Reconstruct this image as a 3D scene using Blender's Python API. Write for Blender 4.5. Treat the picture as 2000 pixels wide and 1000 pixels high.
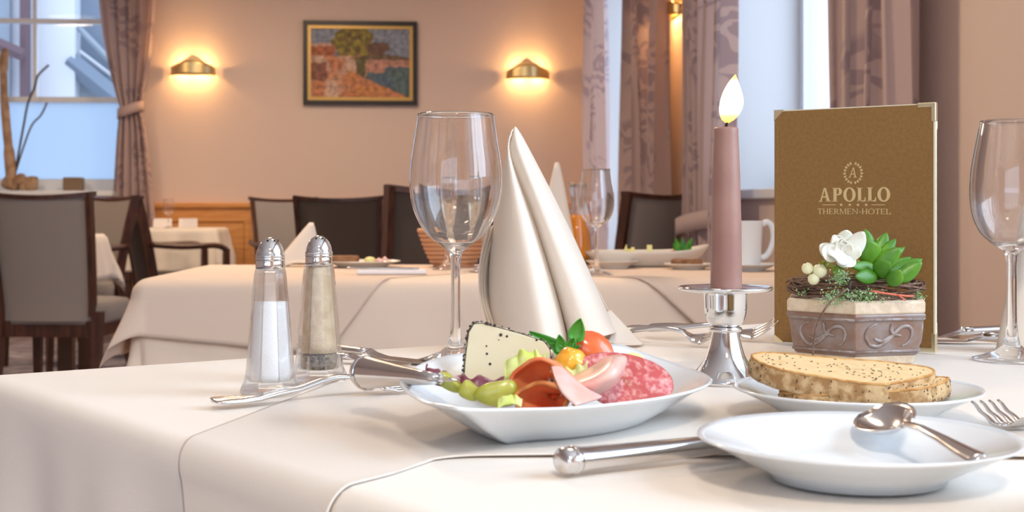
import bpy, bmesh, math, random
from mathutils import Vector, Matrix, noise
random.seed(7)
R_ = math.radians
C = bpy.context.scene.collection
for o in list(bpy.data.objects):
    bpy.data.objects.remove(o)
scene = bpy.context.scene
# ---------------------------------------------------------------- camera
F = 2700.0            # focal length in pixels of the 2000 px wide frame
HZ = 405.0            # row of the horizon
Z0 = 0.753            # height of the laid table surface
HC = 0.135            # eye height above it
CZ = Z0 + HC
cam_d = bpy.data.cameras.new('camera'); cam = bpy.data.objects.new('camera', cam_d); C.objects.link(cam)
cam.location = (0, 0, CZ); cam.rotation_euler = (R_(90), 0, 0)
cam_d.sensor_width = 36; cam_d.lens = F / 2000 * 36; cam_d.shift_y = -(500 - HZ) / 2000
cam_d.clip_start = 0.02; cam_d.clip_end = 100
cam_d.dof.use_dof = True; cam_d.dof.focus_distance = 1.12; cam_d.dof.aperture_fstop = 17
scene.camera = cam
# ---------------------------------------------------------------- world
w = bpy.data.worlds.new('world'); scene.world = w; w.use_nodes = True
bg = w.node_tree.nodes['Background']; bg.inputs[0].default_value = (0.66, 0.80, 1.0, 1); bg.inputs[1].default_value = 2.0
vs = scene.view_settings
vs.view_transform = 'Standard'; vs.look = 'None'; vs.gamma = 1; vs.exposure = 0.06; vs.use_curve_mapping = False
# room frame: the far right corner of the room, turned a little to the camera
RA = R_(5.0); OX, OY = 0.537, 10.0
cR, sR = math.cos(RA), math.sin(RA)
def RM(lx, ly, z=0.0):
    return Vector((OX + lx * cR - ly * sR, OY + lx * sR + ly * cR, z))
def area(name, loc, direction, sx, sy, power, col):
    d = bpy.data.lights.new(name, 'AREA'); d.shape = 'RECTANGLE'; d.size = sx; d.size_y = sy
    d.energy = power; d.color = col
    o = bpy.data.objects.new(name, d); C.objects.link(o); o.location = loc
    o.rotation_euler = Vector(direction).to_track_quat('-Z', 'Z').to_euler()
    return o
inward = (-cR, -sR, 0)
DAY = (0.70, 0.86, 1.0)
# daylight outside each window
area('daylight_window_2', RM(0.62, -1.55, 1.6), inward, 1.3, 2.2, 8, DAY)
area('daylight_window_3', RM(0.62, -5.2, 1.75), inward, 1.5, 1.7, 9, DAY)
area('daylight_added_window_4', RM(0.62, -9.9, 1.75), inward, 2.5, 1.6, 92, DAY)  # daylight of the added side window, front fill for napkin and menu
area('daylight_window_5', RM(-3.4, -13.75, 1.6), (-sR, cR, 0.0), 4.4, 2.1, 30, DAY)

# ---------------------------------------------------------------- pixel helpers
def IM(px, py, d):
    """point seen at pixel (px, py) at distance d"""
    return Vector(((px - 1000) * d / F, d, CZ - (py - HZ) * d / F))
def P(px, py, h=0.0):
    """point at pixel on the horizontal plane h above the table surface"""
    d = F * (HC - h) / (py - HZ)
    return Vector(((px - 1000) * d / F, d, Z0 + h))
def backwall(px, py, off=0.0):
    k = (px - 1000) / F
    lx = (k * (OY + off * cR) - (OX - off * sR)) / (cR - k * sR)
    p = RM(lx, off)
    return lx, CZ - (py - HZ) * p.y / F
def rightwall(px, py, off=0.0):
    k = (px - 1000) / F
    ly = (OX + off * cR - k * (OY + off * sR)) / (sR + k * cR)
    p = RM(off, ly)
    return ly, CZ - (py - HZ) * p.y / F

# ---------------------------------------------------------------- materials
MATS = {}
def mat(name, col, rough=0.5, metal=0.0, bump=0.0, bscale=80.0, col2=None, cscale=8.0, spec=0.5, trans=0.0, ior=1.45,
        sss=0.0, sheen=0.0, stretch=(1, 1, 1), alpha=1.0, emit=None, estr=0.0, coat=0.0, coords='Object', contrast=(0.4, 0.6)):
    m = bpy.data.materials.new(name); m.use_nodes = True
    nt = m.node_tree; N = nt.nodes; L = nt.links
    b = N['Principled BSDF']
    b.inputs['Base Color'].default_value = (*col, 1); b.inputs['Roughness'].default_value = rough
    b.inputs['Metallic'].default_value = metal; b.inputs['Specular IOR Level'].default_value = spec
    b.inputs['Transmission Weight'].default_value = trans; b.inputs['IOR'].default_value = ior
    b.inputs['Coat Weight'].default_value = coat; b.inputs['Alpha'].default_value = alpha
    if sss:
        b.inputs['Subsurface Weight'].default_value = sss; b.inputs['Subsurface Radius'].default_value = (0.008, 0.004, 0.002)
        b.inputs['Subsurface Scale'].default_value = 1.0
    if sheen: b.inputs['Sheen Weight'].default_value = sheen
    if emit:
        b.inputs['Emission Color'].default_value = (*emit, 1); b.inputs['Emission Strength'].default_value = estr
    if bump or col2:
        tc = N.new('ShaderNodeTexCoord'); mp = N.new('ShaderNodeMapping'); mp.inputs['Scale'].default_value = stretch
        L.new(tc.outputs[coords], mp.inputs['Vector'])
    if col2:
        nz = N.new('ShaderNodeTexNoise'); nz.inputs['Scale'].default_value = cscale; nz.inputs['Detail'].default_value = 4
        L.new(mp.outputs['Vector'], nz.inputs['Vector'])
        rp = N.new('ShaderNodeValToRGB'); rp.color_ramp.elements[0].position = contrast[0]; rp.color_ramp.elements[1].position = contrast[1]
        rp.color_ramp.elements[0].color = (*col, 1); rp.color_ramp.elements[1].color = (*col2, 1)
        L.new(nz.outputs['Fac'], rp.inputs['Fac']); L.new(rp.outputs['Color'], b.inputs['Base Color'])
    if bump:
        n2 = N.new('ShaderNodeTexNoise'); n2.inputs['Scale'].default_value = bscale; n2.inputs['Detail'].default_value = 3
        L.new(mp.outputs['Vector'], n2.inputs['Vector'])
        bp = N.new('ShaderNodeBump'); bp.inputs['Strength'].default_value = bump; bp.inputs['Distance'].default_value = 0.002
        L.new(n2.outputs['Fac'], bp.inputs['Height']); L.new(bp.outputs['Normal'], b.inputs['Normal'])
    MATS[name] = m
    return m
def weave_mat(name, col, sc=1400, strength=0.15, rough=0.85, thin=0.0):
    m = mat(name, col, rough=rough, spec=0.2, sheen=0.1)
    N = m.node_tree.nodes; L = m.node_tree.links; b = N['Principled BSDF']
    tc = N.new('ShaderNodeTexCoord')
    fz = N.new('ShaderNodeTexNoise'); fz.inputs['Scale'].default_value = sc; fz.inputs['Detail'].default_value = 1; L.new(tc.outputs['Object'], fz.inputs['Vector'])
    nz = N.new('ShaderNodeTexNoise'); nz.inputs['Scale'].default_value = 14; nz.inputs['Detail'].default_value = 2; L.new(tc.outputs['Object'], nz.inputs['Vector'])
    ad2 = N.new('ShaderNodeMath'); ad2.operation = 'MULTIPLY_ADD'; L.new(nz.outputs['Fac'], ad2.inputs[0]); ad2.inputs[1].default_value = 6.0; L.new(fz.outputs['Fac'], ad2.inputs[2])
    bp = N.new('ShaderNodeBump'); bp.inputs['Strength'].default_value = strength; bp.inputs['Distance'].default_value = 0.001
    L.new(ad2.outputs[0], bp.inputs['Height']); L.new(bp.outputs['Normal'], b.inputs['Normal'])
    if thin:
        out = N['Material Output']; tr = N.new('ShaderNodeBsdfTranslucent'); tr.inputs[0].default_value = (col[0], col[1] * .82, col[2] * .66, 1)
        mx = N.new('ShaderNodeMixShader'); mx.inputs[0].default_value = thin
        L.new(b.outputs[0], mx.inputs[1]); L.new(tr.outputs[0], mx.inputs[2]); L.new(mx.outputs[0], out.inputs['Surface'])
    return m
M = MATS
weave_mat('cloth', (0.86, 0.79, 0.715))
weave_mat('lamplit_cloth', (0.86, 0.685, 0.54))  # front table's cloth with warm lamplight put into its colour
weave_mat('lamplit_topper', (0.87, 0.69, 0.545), thin=0.15)  # topper fabric, the same lamplight tint mixed into its colour
weave_mat('topper', (0.87, 0.80, 0.725), thin=0.15)
weave_mat('napkin', (0.94, 0.86, 0.76), thin=0.2)
mat('wall', (0.69, 0.555, 0.485), rough=0.9, bump=0.05, bscale=120, spec=0.2)
mat('white_wall', (0.74, 0.73, 0.72), rough=0.7)
mat('ceiling', (0.82, 0.76, 0.70), rough=0.9)
mat('carpet', (0.22, 0.19, 0.22), rough=1.0, col2=(0.36, 0.33, 0.36), cscale=9, bump=0.5, bscale=300, spec=0.1)
mat('wood_orange', (0.62, 0.27, 0.075), rough=0.45, col2=(0.70, 0.33, 0.10), cscale=6, stretch=(1, 1, 9))
mat('wood_dark', (0.050, 0.017, 0.010), rough=0.35, col2=(0.085, 0.030, 0.016), cscale=20, stretch=(3, 3, .4))
mat('wood_table', (0.10, 0.045, 0.02), rough=0.5)
weave_mat('upholstery', (0.295, 0.26, 0.24), sc=900, strength=0.3, rough=0.95)
weave_mat('upholstery_dark', (0.105, 0.080, 0.066), sc=900, strength=0.3, rough=0.95)
mat('white_paint', (0.80, 0.83, 0.86), rough=0.4)
mat('porcelain', (0.80, 0.83, 0.85), rough=0.12, spec=0.6, coat=0.3)
mat('cream_porcelain', (0.80, 0.74, 0.67), rough=0.2)
mat('silver', (0.74, 0.72, 0.71), rough=0.16, metal=1.0)
mat('chrome', (0.80, 0.79, 0.78), rough=0.05, metal=1.0)
mat('brass', (0.80, 0.60, 0.28), rough=0.3, metal=1.0)
mat('pale_brass', (0.86, 0.78, 0.52), rough=0.28, metal=0.9)
mat('candle', (0.31, 0.165, 0.135), rough=0.4, sss=0.15, col2=(0.35, 0.195, 0.16), cscale=30)
mat('wick', (0.02, 0.015, 0.01), rough=0.9)
def glass_mat(name, tint=(1, 1, 1), mixf=0.35, ior=1.45):
    m = bpy.data.materials.new(name); m.use_nodes = True; N = m.node_tree.nodes; L = m.node_tree.links
    b = N['Principled BSDF']; b.inputs['Base Color'].default_value = (*tint, 1); b.inputs['Transmission Weight'].default_value = 1
    b.inputs['Roughness'].default_value = 0.0; b.inputs['IOR'].default_value = ior
    t = N.new('ShaderNodeBsdfTransparent'); t.inputs[0].default_value = (*tint, 1); mx = N.new('ShaderNodeMixShader'); mx.inputs[0].default_value = mixf
    L.new(b.outputs[0], mx.inputs[1]); L.new(t.outputs[0], mx.inputs[2]); L.new(mx.outputs[0], N['Material Output'].inputs['Surface'])
    MATS[name] = m
glass_mat('glass', (1, 1, 1), 0.08)
glass_mat('shaker_glass', (1.0, 1.0, 1.0), 0.38)
glass_mat('wine', (0.98, 0.94, 0.72), 0.3, 1.33)
def pane_mat(name, tint, gl=0.012):
    m = bpy.data.materials.new(name); m.use_nodes = True; N = m.node_tree.nodes; L = m.node_tree.links
    N.remove(N['Principled BSDF'])
    t = N.new('ShaderNodeBsdfTransparent'); t.inputs[0].default_value = (*tint, 1); g = N.new('ShaderNodeBsdfGlossy'); g.inputs['Roughness'].default_value = 0.02
    mx = N.new('ShaderNodeMixShader'); mx.inputs[0].default_value = gl
    L.new(t.outputs[0], mx.inputs[1]); L.new(g.outputs[0], mx.inputs[2]); L.new(mx.outputs[0], N['Material Output'].inputs['Surface'])
    MATS[name] = m
pane_mat('pane', (0.97, 0.98, 1.0))
def frosted():
    m = bpy.data.materials.new('frosted'); m.use_nodes = True; N = m.node_tree.nodes; L = m.node_tree.links
    b = N['Principled BSDF']; b.inputs['Base Color'].default_value = (0.62, 0.76, 0.92, 1); b.inputs['Roughness'].default_value = 0.5
    t = N.new('ShaderNodeBsdfTranslucent'); t.inputs[0].default_value = (0.80, 0.90, 1.0, 1); mx = N.new('ShaderNodeMixShader'); mx.inputs[0].default_value = 0.75
    L.new(b.outputs[0], mx.inputs[1]); L.new(t.outputs[0], mx.inputs[2]); L.new(mx.outputs[0], N['Material Output'].inputs['Surface'])
    MATS['frosted'] = m
frosted()
mat('salt', (0.95, 0.95, 0.95), rough=0.8, bump=0.3, bscale=900)
mat('pepper', (0.62, 0.47, 0.30), rough=0.9, col2=(0.74, 0.60, 0.42), cscale=120, bump=0.4, bscale=900)
mat('pepper_dark', (0.10, 0.08, 0.06), rough=0.9, col2=(0.34, 0.27, 0.20), cscale=500, bump=0.6, bscale=900)
mat('cheese', (0.78, 0.70, 0.49), rough=0.55, sss=0.15, col2=(0.74, 0.66, 0.45), cscale=20)
mat('crust_pepper', (0.10, 0.075, 0.06), rough=0.8, col2=(0.66, 0.60, 0.45), cscale=260, bump=0.8, bscale=500)
mat('peppercorn', (0.04, 0.03, 0.025), rough=0.7)
mat('ham_smoked', (0.84, 0.17, 0.06), rough=0.35, col2=(0.88, 0.33, 0.15), cscale=55, sss=0.25, coat=0.2)
mat('ham_edge', (0.50, 0.14, 0.035), rough=0.4, col2=(0.72, 0.28, 0.08), cscale=120)
mat('ham_fat', (0.84, 0.57, 0.52), rough=0.35, sss=0.1, col2=(0.80, 0.44, 0.37), cscale=40)
mat('ham_pink', (0.80, 0.42, 0.36), rough=0.35, sss=0.1, col2=(0.83, 0.53, 0.46), cscale=45, coat=0.2)
mat('salami', (0.52, 0.085, 0.085), rough=0.4, col2=(0.74, 0.36, 0.33), cscale=230, coat=0.2, contrast=(0.46, 0.66))
mat('tomato', (0.76, 0.10, 0.03), rough=0.2, col2=(0.82, 0.17, 0.05), cscale=30, sss=0.1, coat=0.4)
mat('physalis', (0.90, 0.36, 0.02), rough=0.2, col2=(0.93, 0.47, 0.05), cscale=60, sss=0.15, coat=0.5)
mat('leaf_green', (0.045, 0.24, 0.02), rough=0.4, col2=(0.09, 0.36, 0.04), cscale=60)
mat('lettuce', (0.55, 0.66, 0.12), rough=0.5, col2=(0.74, 0.80, 0.35), cscale=90, sss=0.1)
mat('radicchio', (0.16, 0.035, 0.055), rough=0.4, col2=(0.60, 0.40, 0.42), cscale=90, contrast=(0.5, 0.7))
mat('gherkin', (0.30, 0.30, 0.02), rough=0.3, col2=(0.50, 0.47, 0.10), cscale=50, coat=0.3)
mat('potato', (0.82, 0.77, 0.32), rough=0.5)
mat('bread', (0.74, 0.53, 0.28), rough=0.9, bump=0.25, bscale=240, col2=(0.66, 0.46, 0.22), cscale=130, contrast=(0.45, 0.75))
mat('crust', (0.33, 0.18, 0.07), rough=0.9, bump=0.45, bscale=200, col2=(0.58, 0.40, 0.21), cscale=150)
mat('crust_brown', (0.47, 0.22, 0.06), rough=0.8, bump=0.8, bscale=200, col2=(0.62, 0.36, 0.13), cscale=110)
mat('seed', (0.09, 0.055, 0.035), rough=0.6)
mat('menu_cover', (0.29, 0.155, 0.045), rough=0.6, bump=0.2, bscale=900, col2=(0.25, 0.135, 0.04), cscale=300)
mat('menu_inside', (0.11, 0.055, 0.035), rough=0.6)
mat('menu_edge', (0.80, 0.74, 0.55), rough=0.5)
mat('gold_foil', (0.85, 0.68, 0.34), rough=0.32, metal=0.75, bump=0.3, bscale=1200)
mat('pot_cream', (0.62, 0.49, 0.35), rough=0.6, bump=0.4, bscale=220, col2=(0.72, 0.60, 0.45), cscale=90, stretch=(1, 1, 1))
mat('pot_glaze', (0.235, 0.135, 0.095), rough=0.3, col2=(0.27, 0.215, 0.195), cscale=55, bump=0.15, bscale=150, coat=0.3)
mat('pot_ornament', (0.33, 0.29, 0.28), rough=0.3, col2=(0.24, 0.16, 0.13), cscale=140, coat=0.4)
mat('twig', (0.13, 0.07, 0.045), rough=0.8, col2=(0.22, 0.13, 0.09), cscale=200)
mat('twig_red', (0.62, 0.16, 0.09), rough=0.6)
mat('moss', (0.13, 0.30, 0.07), rough=0.8, col2=(0.44, 0.60, 0.36), cscale=120)
mat('succulent', (0.05, 0.185, 0.008), rough=0.35, col2=(0.12, 0.31, 0.02), cscale=35, sss=0.1)
mat('petal', (0.80, 0.79, 0.69), rough=0.6, sss=0.15)
mat('berry', (0.78, 0.78, 0.52), rough=0.3, sss=0.2)
mat('berry_green', (0.20, 0.34, 0.03), rough=0.35)
mat('juice', (0.90, 0.30, 0.0), rough=0.2, spec=0.5, emit=None)
mat('frame_black', (0.015, 0.010, 0.008), rough=0.4)
mat('frame_gold', (0.52, 0.33, 0.10), rough=0.4, metal=0.4)
mat('driftwood', (0.34, 0.20, 0.11), rough=0.85, col2=(0.50, 0.33, 0.21), cscale=14, bump=0.6, bscale=60)
mat('branch_dark', (0.10, 0.08, 0.08), rough=0.8)
mat('block', (0.23, 0.16, 0.10), rough=0.7)
mat('facade_white', (0.85, 0.87, 0.90), rough=0.8)
mat('facade_blue', (0.24, 0.29, 0.36), rough=0.4)
mat('facade_grey', (0.40, 0.45, 0.50), rough=0.7)
mat('facade_brown', (0.20, 0.12, 0.13), rough=0.7)
mat('snow_ground', (0.55, 0.57, 0.60), rough=0.9)
mat('paper', (0.86, 0.82, 0.82), rough=0.7)
mat('bulb', (1, .8, .5), emit=(1.0, 0.60, 0.20), estr=14)
mat('added_lamp_disc', (1, .9, .8), emit=(1.0, 0.86, 0.68), estr=6)  # glowing disc of the added ceiling lamps
mat('bread_dark', (0.22, 0.10, 0.045), rough=0.9, bump=0.8, bscale=150, col2=(0.34, 0.17, 0.08), cscale=80)
mat('wicker', (0.66, 0.36, 0.20), rough=0.7, bump=0.4, bscale=60)
def flame_mat():
    m = bpy.data.materials.new('flame'); m.use_nodes = True; N = m.node_tree.nodes; L = m.node_tree.links
    N.remove(N['Principled BSDF']); e = N.new('ShaderNodeEmission')
    tc = N.new('ShaderNodeTexCoord'); sp = N.new('ShaderNodeSeparateXYZ'); L.new(tc.outputs['Generated'], sp.inputs[0])
    rp = N.new('ShaderNodeValToRGB'); els = rp.color_ramp.elements
    els[0].position = 0.0; els[0].color = (1.0, 0.28, 0.05, 1); els[1].position = 1.0; els[1].color = (1.0, 0.42, 0.10, 1)
    for p, c in ((0.14, (1, .50, .16, 1)), (0.28, (1, .88, .66, 1)), (0.78, (1, .86, .60, 1)), (0.92, (1, .52, .16, 1))):
        q = els.new(p); q.color = c
    L.new(sp.outputs['Z'], rp.inputs['Fac']); L.new(rp.outputs['Color'], e.inputs[0]); e.inputs[1].default_value = 3.2
    L.new(e.outputs[0], N['Material Output'].inputs['Surface']); MATS['flame'] = m
flame_mat()
def curtain_mat():
    m = mat('curtain', (0.52, 0.38, 0.36), rough=0.8, sheen=0.2, spec=0.3)
    N = m.node_tree.nodes; L = m.node_tree.links; b = N['Principled BSDF']; out = N['Material Output']
    uv = N.new('ShaderNodeUVMap')
    n1 = N.new('ShaderNodeTexNoise'); n1.inputs['Scale'].default_value = 3.2; n1.inputs['Detail'].default_value = 2; L.new(uv.outputs[0], n1.inputs['Vector'])
    vm = N.new('ShaderNodeVectorMath'); vm.operation = 'MULTIPLY_ADD'; L.new(n1.outputs['Color'], vm.inputs[0]); vm.inputs[1].default_value = (0.5, 0.5, 0.5); L.new(uv.outputs[0], vm.inputs[2])
    w1 = N.new('ShaderNodeTexWave'); w1.wave_type = 'RINGS'; w1.inputs['Scale'].default_value = 3.6; w1.inputs['Distortion'].default_value = 9.0; w1.inputs['Detail'].default_value = 2; w1.inputs['Detail Scale'].default_value = 2.5
    L.new(vm.outputs[0], w1.inputs['Vector'])
    vo = N.new('ShaderNodeTexNoise'); vo.inputs['Scale'].default_value = 2.6; vo.inputs['Detail'].default_value = 1; L.new(uv.outputs[0], vo.inputs['Vector'])
    r1 = N.new('ShaderNodeValToRGB'); r1.color_ramp.elements[0].position = .45; r1.color_ramp.elements[1].position = .55; L.new(w1.outputs['Fac'], r1.inputs['Fac'])
    r2 = N.new('ShaderNodeValToRGB'); r2.color_ramp.elements[0].position = .49; r2.color_ramp.elements[1].position = .54; L.new(vo.outputs['Fac'], r2.inputs['Fac'])
    mu = N.new('ShaderNodeMath'); mu.operation = 'MULTIPLY'; L.new(r1.outputs['Color'], mu.inputs[0]); L.new(r2.outputs['Color'], mu.inputs[1])
    mx = N.new('ShaderNodeMixRGB'); L.new(mu.outputs[0], mx.inputs[0]); mx.inputs[1].default_value = (0.58, 0.44, 0.415, 1); mx.inputs[2].default_value = (0.40, 0.30, 0.31, 1)
    L.new(mx.outputs[0], b.inputs['Base Color'])
    t = N.new('ShaderNodeBsdfTranslucent'); L.new(mx.outputs[0], t.inputs[0]); ms = N.new('ShaderNodeMixShader'); ms.inputs[0].default_value = 0.22
    L.new(b.outputs[0], ms.inputs[1]); L.new(t.outputs[0], ms.inputs[2]); L.new(ms.outputs[0], out.inputs['Surface'])
curtain_mat()

# ---------------------------------------------------------------- object helpers
def mesh_obj(name, verts, faces, m, parent=None, smooth=True, solid=0.0, bevel=0.0, offset=0.0, loc=None, sub=0):
    me = bpy.data.meshes.new(name); me.from_pydata([tuple(v) for v in verts], [], faces); me.update()
    bm = bmesh.new(); bm.from_mesh(me); bmesh.ops.recalc_face_normals(bm, faces=bm.faces); bm.to_mesh(me); bm.free()
    o = bpy.data.objects.new(name, me); C.objects.link(o)
    me.materials.append(M[m] if isinstance(m, str) else m)
    if smooth:
        for p in me.polygons: p.use_smooth = True
    if parent: o.parent = parent
    if loc is not None: o.location = loc
    if sub:
        s = o.modifiers.new('sub', 'SUBSURF'); s.levels = sub; s.render_levels = sub
    if solid:
        s = o.modifiers.new('solid', 'SOLIDIFY'); s.thickness = solid; s.offset = offset
    if bevel:
        s = o.modifiers.new('bevel', 'BEVEL'); s.width = bevel; s.segments = 3; s.limit_method = 'ANGLE'; s.angle_limit = R_(40)
        s2 = o.modifiers.new('wn', 'WEIGHTED_NORMAL')
    return o
def thing(name, label, cat, loc=(0, 0, 0), rz=0.0, group=None):
    o = bpy.data.objects.new(name, None); C.objects.link(o); o.empty_display_size = 0.05
    o.location = loc; o.rotation_euler = (0, 0, rz); o['label'] = label; o['category'] = cat
    if group: o['group'] = group
    return o
def tag(o, label, cat, group=None):
    o['label'] = label; o['category'] = cat
    if group: o['group'] = group
    return o
def struct(o):
    o['kind'] = 'structure'; return o
def structE(name, loc=(0, 0, 0), rz=0.0):
    o = bpy.data.objects.new(name, None); C.objects.link(o); o.location = loc; o.rotation_euler = (0, 0, rz); o['kind'] = 'structure'
    return o
def copy_tree(o, parent=None):
    c = o.copy(); C.objects.link(c); c.parent = parent
    for ch in list(o.children): copy_tree(ch, c)
    return c
class MB:
    """collects verts and faces"""
    def __init__(s): s.v = []; s.f = []
    def add(s, v, f):
        n = len(s.v); s.v += [Vector(x) for x in v]; s.f += [tuple(i + n for i in q) for q in f]; return s
    def box(s, x0, x1, y0, y1, z0, z1, taper=None):
        v = [(x, y, z) for z in (z0, z1) for y in (y0, y1) for x in (x0, x1)]
        return s.add(v, [(0, 2, 3, 1), (4, 5, 7, 6), (0, 1, 5, 4), (2, 6, 7, 3), (0, 4, 6, 2), (1, 3, 7, 5)])
    def loft(s, rings, closed=True, cap=True):
        n = len(rings[0]); v = [p for r in rings for p in r]; f = []
        for i in range(len(rings) - 1):
            for j in range(n if closed else n - 1):
                k = (j + 1) % n
                f.append((i * n + j, i * n + k, (i + 1) * n + k, (i + 1) * n + j))
        if cap and closed:
            f.append(tuple(range(n - 1, -1, -1))); f.append(tuple((len(rings) - 1) * n + j for j in range(n)))
        return s.add(v, f)
    def tube(s, pts, rad, n=8, flat=1.0):
        pts = [Vector(p) for p in pts]; rings = []
        up = Vector((0, 0, 1)); prev = None
        for i, p in enumerate(pts):
            t = (pts[min(i + 1, len(pts) - 1)] - pts[max(i - 1, 0)])
            t = t.normalized() if t.length > 1e-9 else Vector((0, 0, 1))
            if prev is None:
                a = Vector((0, 0, 1)) if abs(t.z) < .9 else Vector((1, 0, 0))
                x = t.cross(a).normalized()
            else:
                x = (prev - t * prev.dot(t)).normalized()
            prev = x; y = t.cross(x)
            r = rad[i] if isinstance(rad, (list, tuple)) else rad
            rings.append([p + (x * math.cos(2 * math.pi * j / n) + y * flat * math.sin(2 * math.pi * j / n)) * r for j in range(n)])
        return s.loft(rings)
    def lathe(s, prof, n=32, cx=0, cy=0, close=False):
        """prof list of (r, z); r = 0 makes a pole"""
        idx = []; v = []; f = []
        for r, z in prof:
            if r < 1e-6: idx.append([len(v)] * n); v.append((cx, cy, z))
            else:
                idx.append(list(range(len(v), len(v) + n)))
                v += [(cx + r * math.cos(2 * math.pi * j / n), cy + r * math.sin(2 * math.pi * j / n), z) for j in range(n)]
        rows = list(range(len(prof) - 1)) + ([len(prof) - 1] if close else [])
        for i in rows:
            a, b = idx[i], idx[(i + 1) % len(prof)]
            for j in range(n):
                k = (j + 1) % n
                q = []
                for t in (a[j], a[k], b[k], b[j]):
                    if t not in q: q.append(t)
                if len(q) >= 3: f.append(tuple(q))
        return s.add(v, f)
    def grid(s, rows):
        n = len(rows[0]); f = []
        for i in range(len(rows) - 1):
            for j in range(n - 1):
                f.append((i * n + j, i * n + j + 1, (i + 1) * n + j + 1, (i + 1) * n + j))
        return s.add([p for r in rows for p in r], f)
    def ball(s, c, r, nu=14, nv=9, scale=(1, 1, 1), rot=None):
        b = MB(); b.lathe([(r * math.sin(math.pi * i / nv), -r * math.cos(math.pi * i / nv)) for i in range(nv + 1)], nu)
        v = [Vector((p.x * scale[0], p.y * scale[1], p.z * scale[2])) for p in b.v]
        if rot is not None: v = [rot @ p for p in v]
        return s.add([p + Vector(c) for p in v], b.f)
    def build(s, name, m, parent=None, **k):
        return mesh_obj(name, s.v, s.f, m, parent, **k)
def catmull(pts, n, closed=False):
    pts = [Vector(p) for p in pts]; out = []; m = len(pts)
    segs = m if closed else m - 1
    for q in range(n if closed else n + 1):
        t = q / n * segs; i = min(int(t), segs - 1); t -= i
        g = (lambda k: pts[k % m]) if closed else (lambda k: pts[max(0, min(m - 1, k))])
        a, b, c, d = g(i - 1), g(i), g(i + 1), g(i + 2)
        out.append(0.5 * ((2 * b) + (c - a) * t + (2 * a - 5 * b + 4 * c - d) * t * t + (3 * b - a - 3 * c + d) * t ** 3))
    return out
def sheet_rows(rows, nu, nv):
    rr = [catmull(r, nu) for r in rows]
    cols = [catmull([r[j] for r in rr], nv) for j in range(nu + 1)]
    return [[cols[j][i] for j in range(nu + 1)] for i in range(nv + 1)]
def lerp(a, b, t): return a + (b - a) * t
def interp(tab, t):
    for i in range(len(tab) - 1):
        if t <= tab[i + 1][0]:
            u = (t - tab[i][0]) / (tab[i + 1][0] - tab[i][0]); u = u * u * (3 - 2 * u) if len(tab[i]) < 3 else u
            return lerp(tab[i][1], tab[i + 1][1], u)
    return tab[-1][1]

# ================================================================= THE ROOM
def wall_holes(name, length, height, thick, holes, m, loc, rz, reveal='white_wall'):
    """wall along local -x from 0 to -length, inner face at y=0, outer at y=+thick; holes (x0,x1,z0,z1)"""
    xs = sorted({-length, 0.0} | {h[0] for h in holes} | {h[1] for h in holes}); zs = sorted({0.0, height} | {h[2] for h in holes} | {h[3] for h in holes})
    mb = MB()
    def solid(x0, x1, z0, z1):
        xm, zm = (x0 + x1) / 2, (z0 + z1) / 2
        return not any(h[0] < xm < h[1] and h[2] < zm < h[3] for h in holes)
    for i in range(len(xs) - 1):
        for k in range(len(zs) - 1):
            if solid(xs[i], xs[i + 1], zs[k], zs[k + 1]):
                a, b, c, d = xs[i], xs[i + 1], zs[k], zs[k + 1]
                for y in (0, thick): mb.add([(a, y, c), (b, y, c), (b, y, d), (a, y, d)], [(0, 1, 2, 3)])
    o = mb.build(name, m, smooth=False, loc=loc); o.rotation_euler = (0, 0, rz); struct(o)
    for h in holes:
        a, b, c, d = h; r = MB()
        r.add([(a, 0, c), (a, thick, c), (a, thick, d), (a, 0, d)], [(0, 1, 2, 3)]); r.add([(b, 0, c), (b, thick, c), (b, thick, d), (b, 0, d)], [(0, 1, 2, 3)])
        r.add([(a, 0, d), (b, 0, d), (b, thick, d), (a, thick, d)], [(0, 1, 2, 3)]); r.add([(a, 0, c), (b, 0, c), (b, thick, c), (a, thick, c)], [(0, 1, 2, 3)])
        r.build('reveal', reveal, o, smooth=False)
    return o
H = 2.75
fl = MB().add([RM(-6.5, -13.2), RM(0, -13.2), RM(0, 0), RM(-6.5, 0)], [(0, 1, 2, 3)]).build('floor', 'carpet', smooth=False); struct(fl)
ce = MB().add([RM(-6.5, -13.2, H), RM(0, -13.2, H), RM(0, 0, H), RM(-6.5, 0, H)], [(0, 1, 2, 3)]).build('ceiling', 'ceiling', smooth=False); struct(ce)
# window in the back wall
w1x1, w1z0 = backwall(240, 374); w1x0 = w1x1 - 1.75; w1z1 = 2.45; w1z0 = 1.0
wb = wall_holes('wall_back', 6.5, H, 0.30, [(w1x0, w1x1, w1z0, w1z1)], 'wall', RM(0, 0), RA)
# right wall (local x runs from the back corner towards the camera)
def rw(px, off=0.0): return rightwall(px, 405, off)[0]
w2a, w2b = -rw(1181), -rw(1262)
w3a, w3b = -rw(1432), -rw(1700)
w4a, w4b = 8.6, 11.2
WZ2, WZ3 = 0.40, 0.955
wr = wall_holes('wall_right', 13.2, H, 0.36, [(-13.2 + w2a, -13.2 + w2b, WZ2, 2.5), (-13.2 + w3a, -13.2 + w3b, WZ3, 2.45), (-13.2 + w4a, -13.2 + w4b, WZ3, 2.45)], 'wall', RM(0, -13.2), RA - math.pi / 2)
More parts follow.
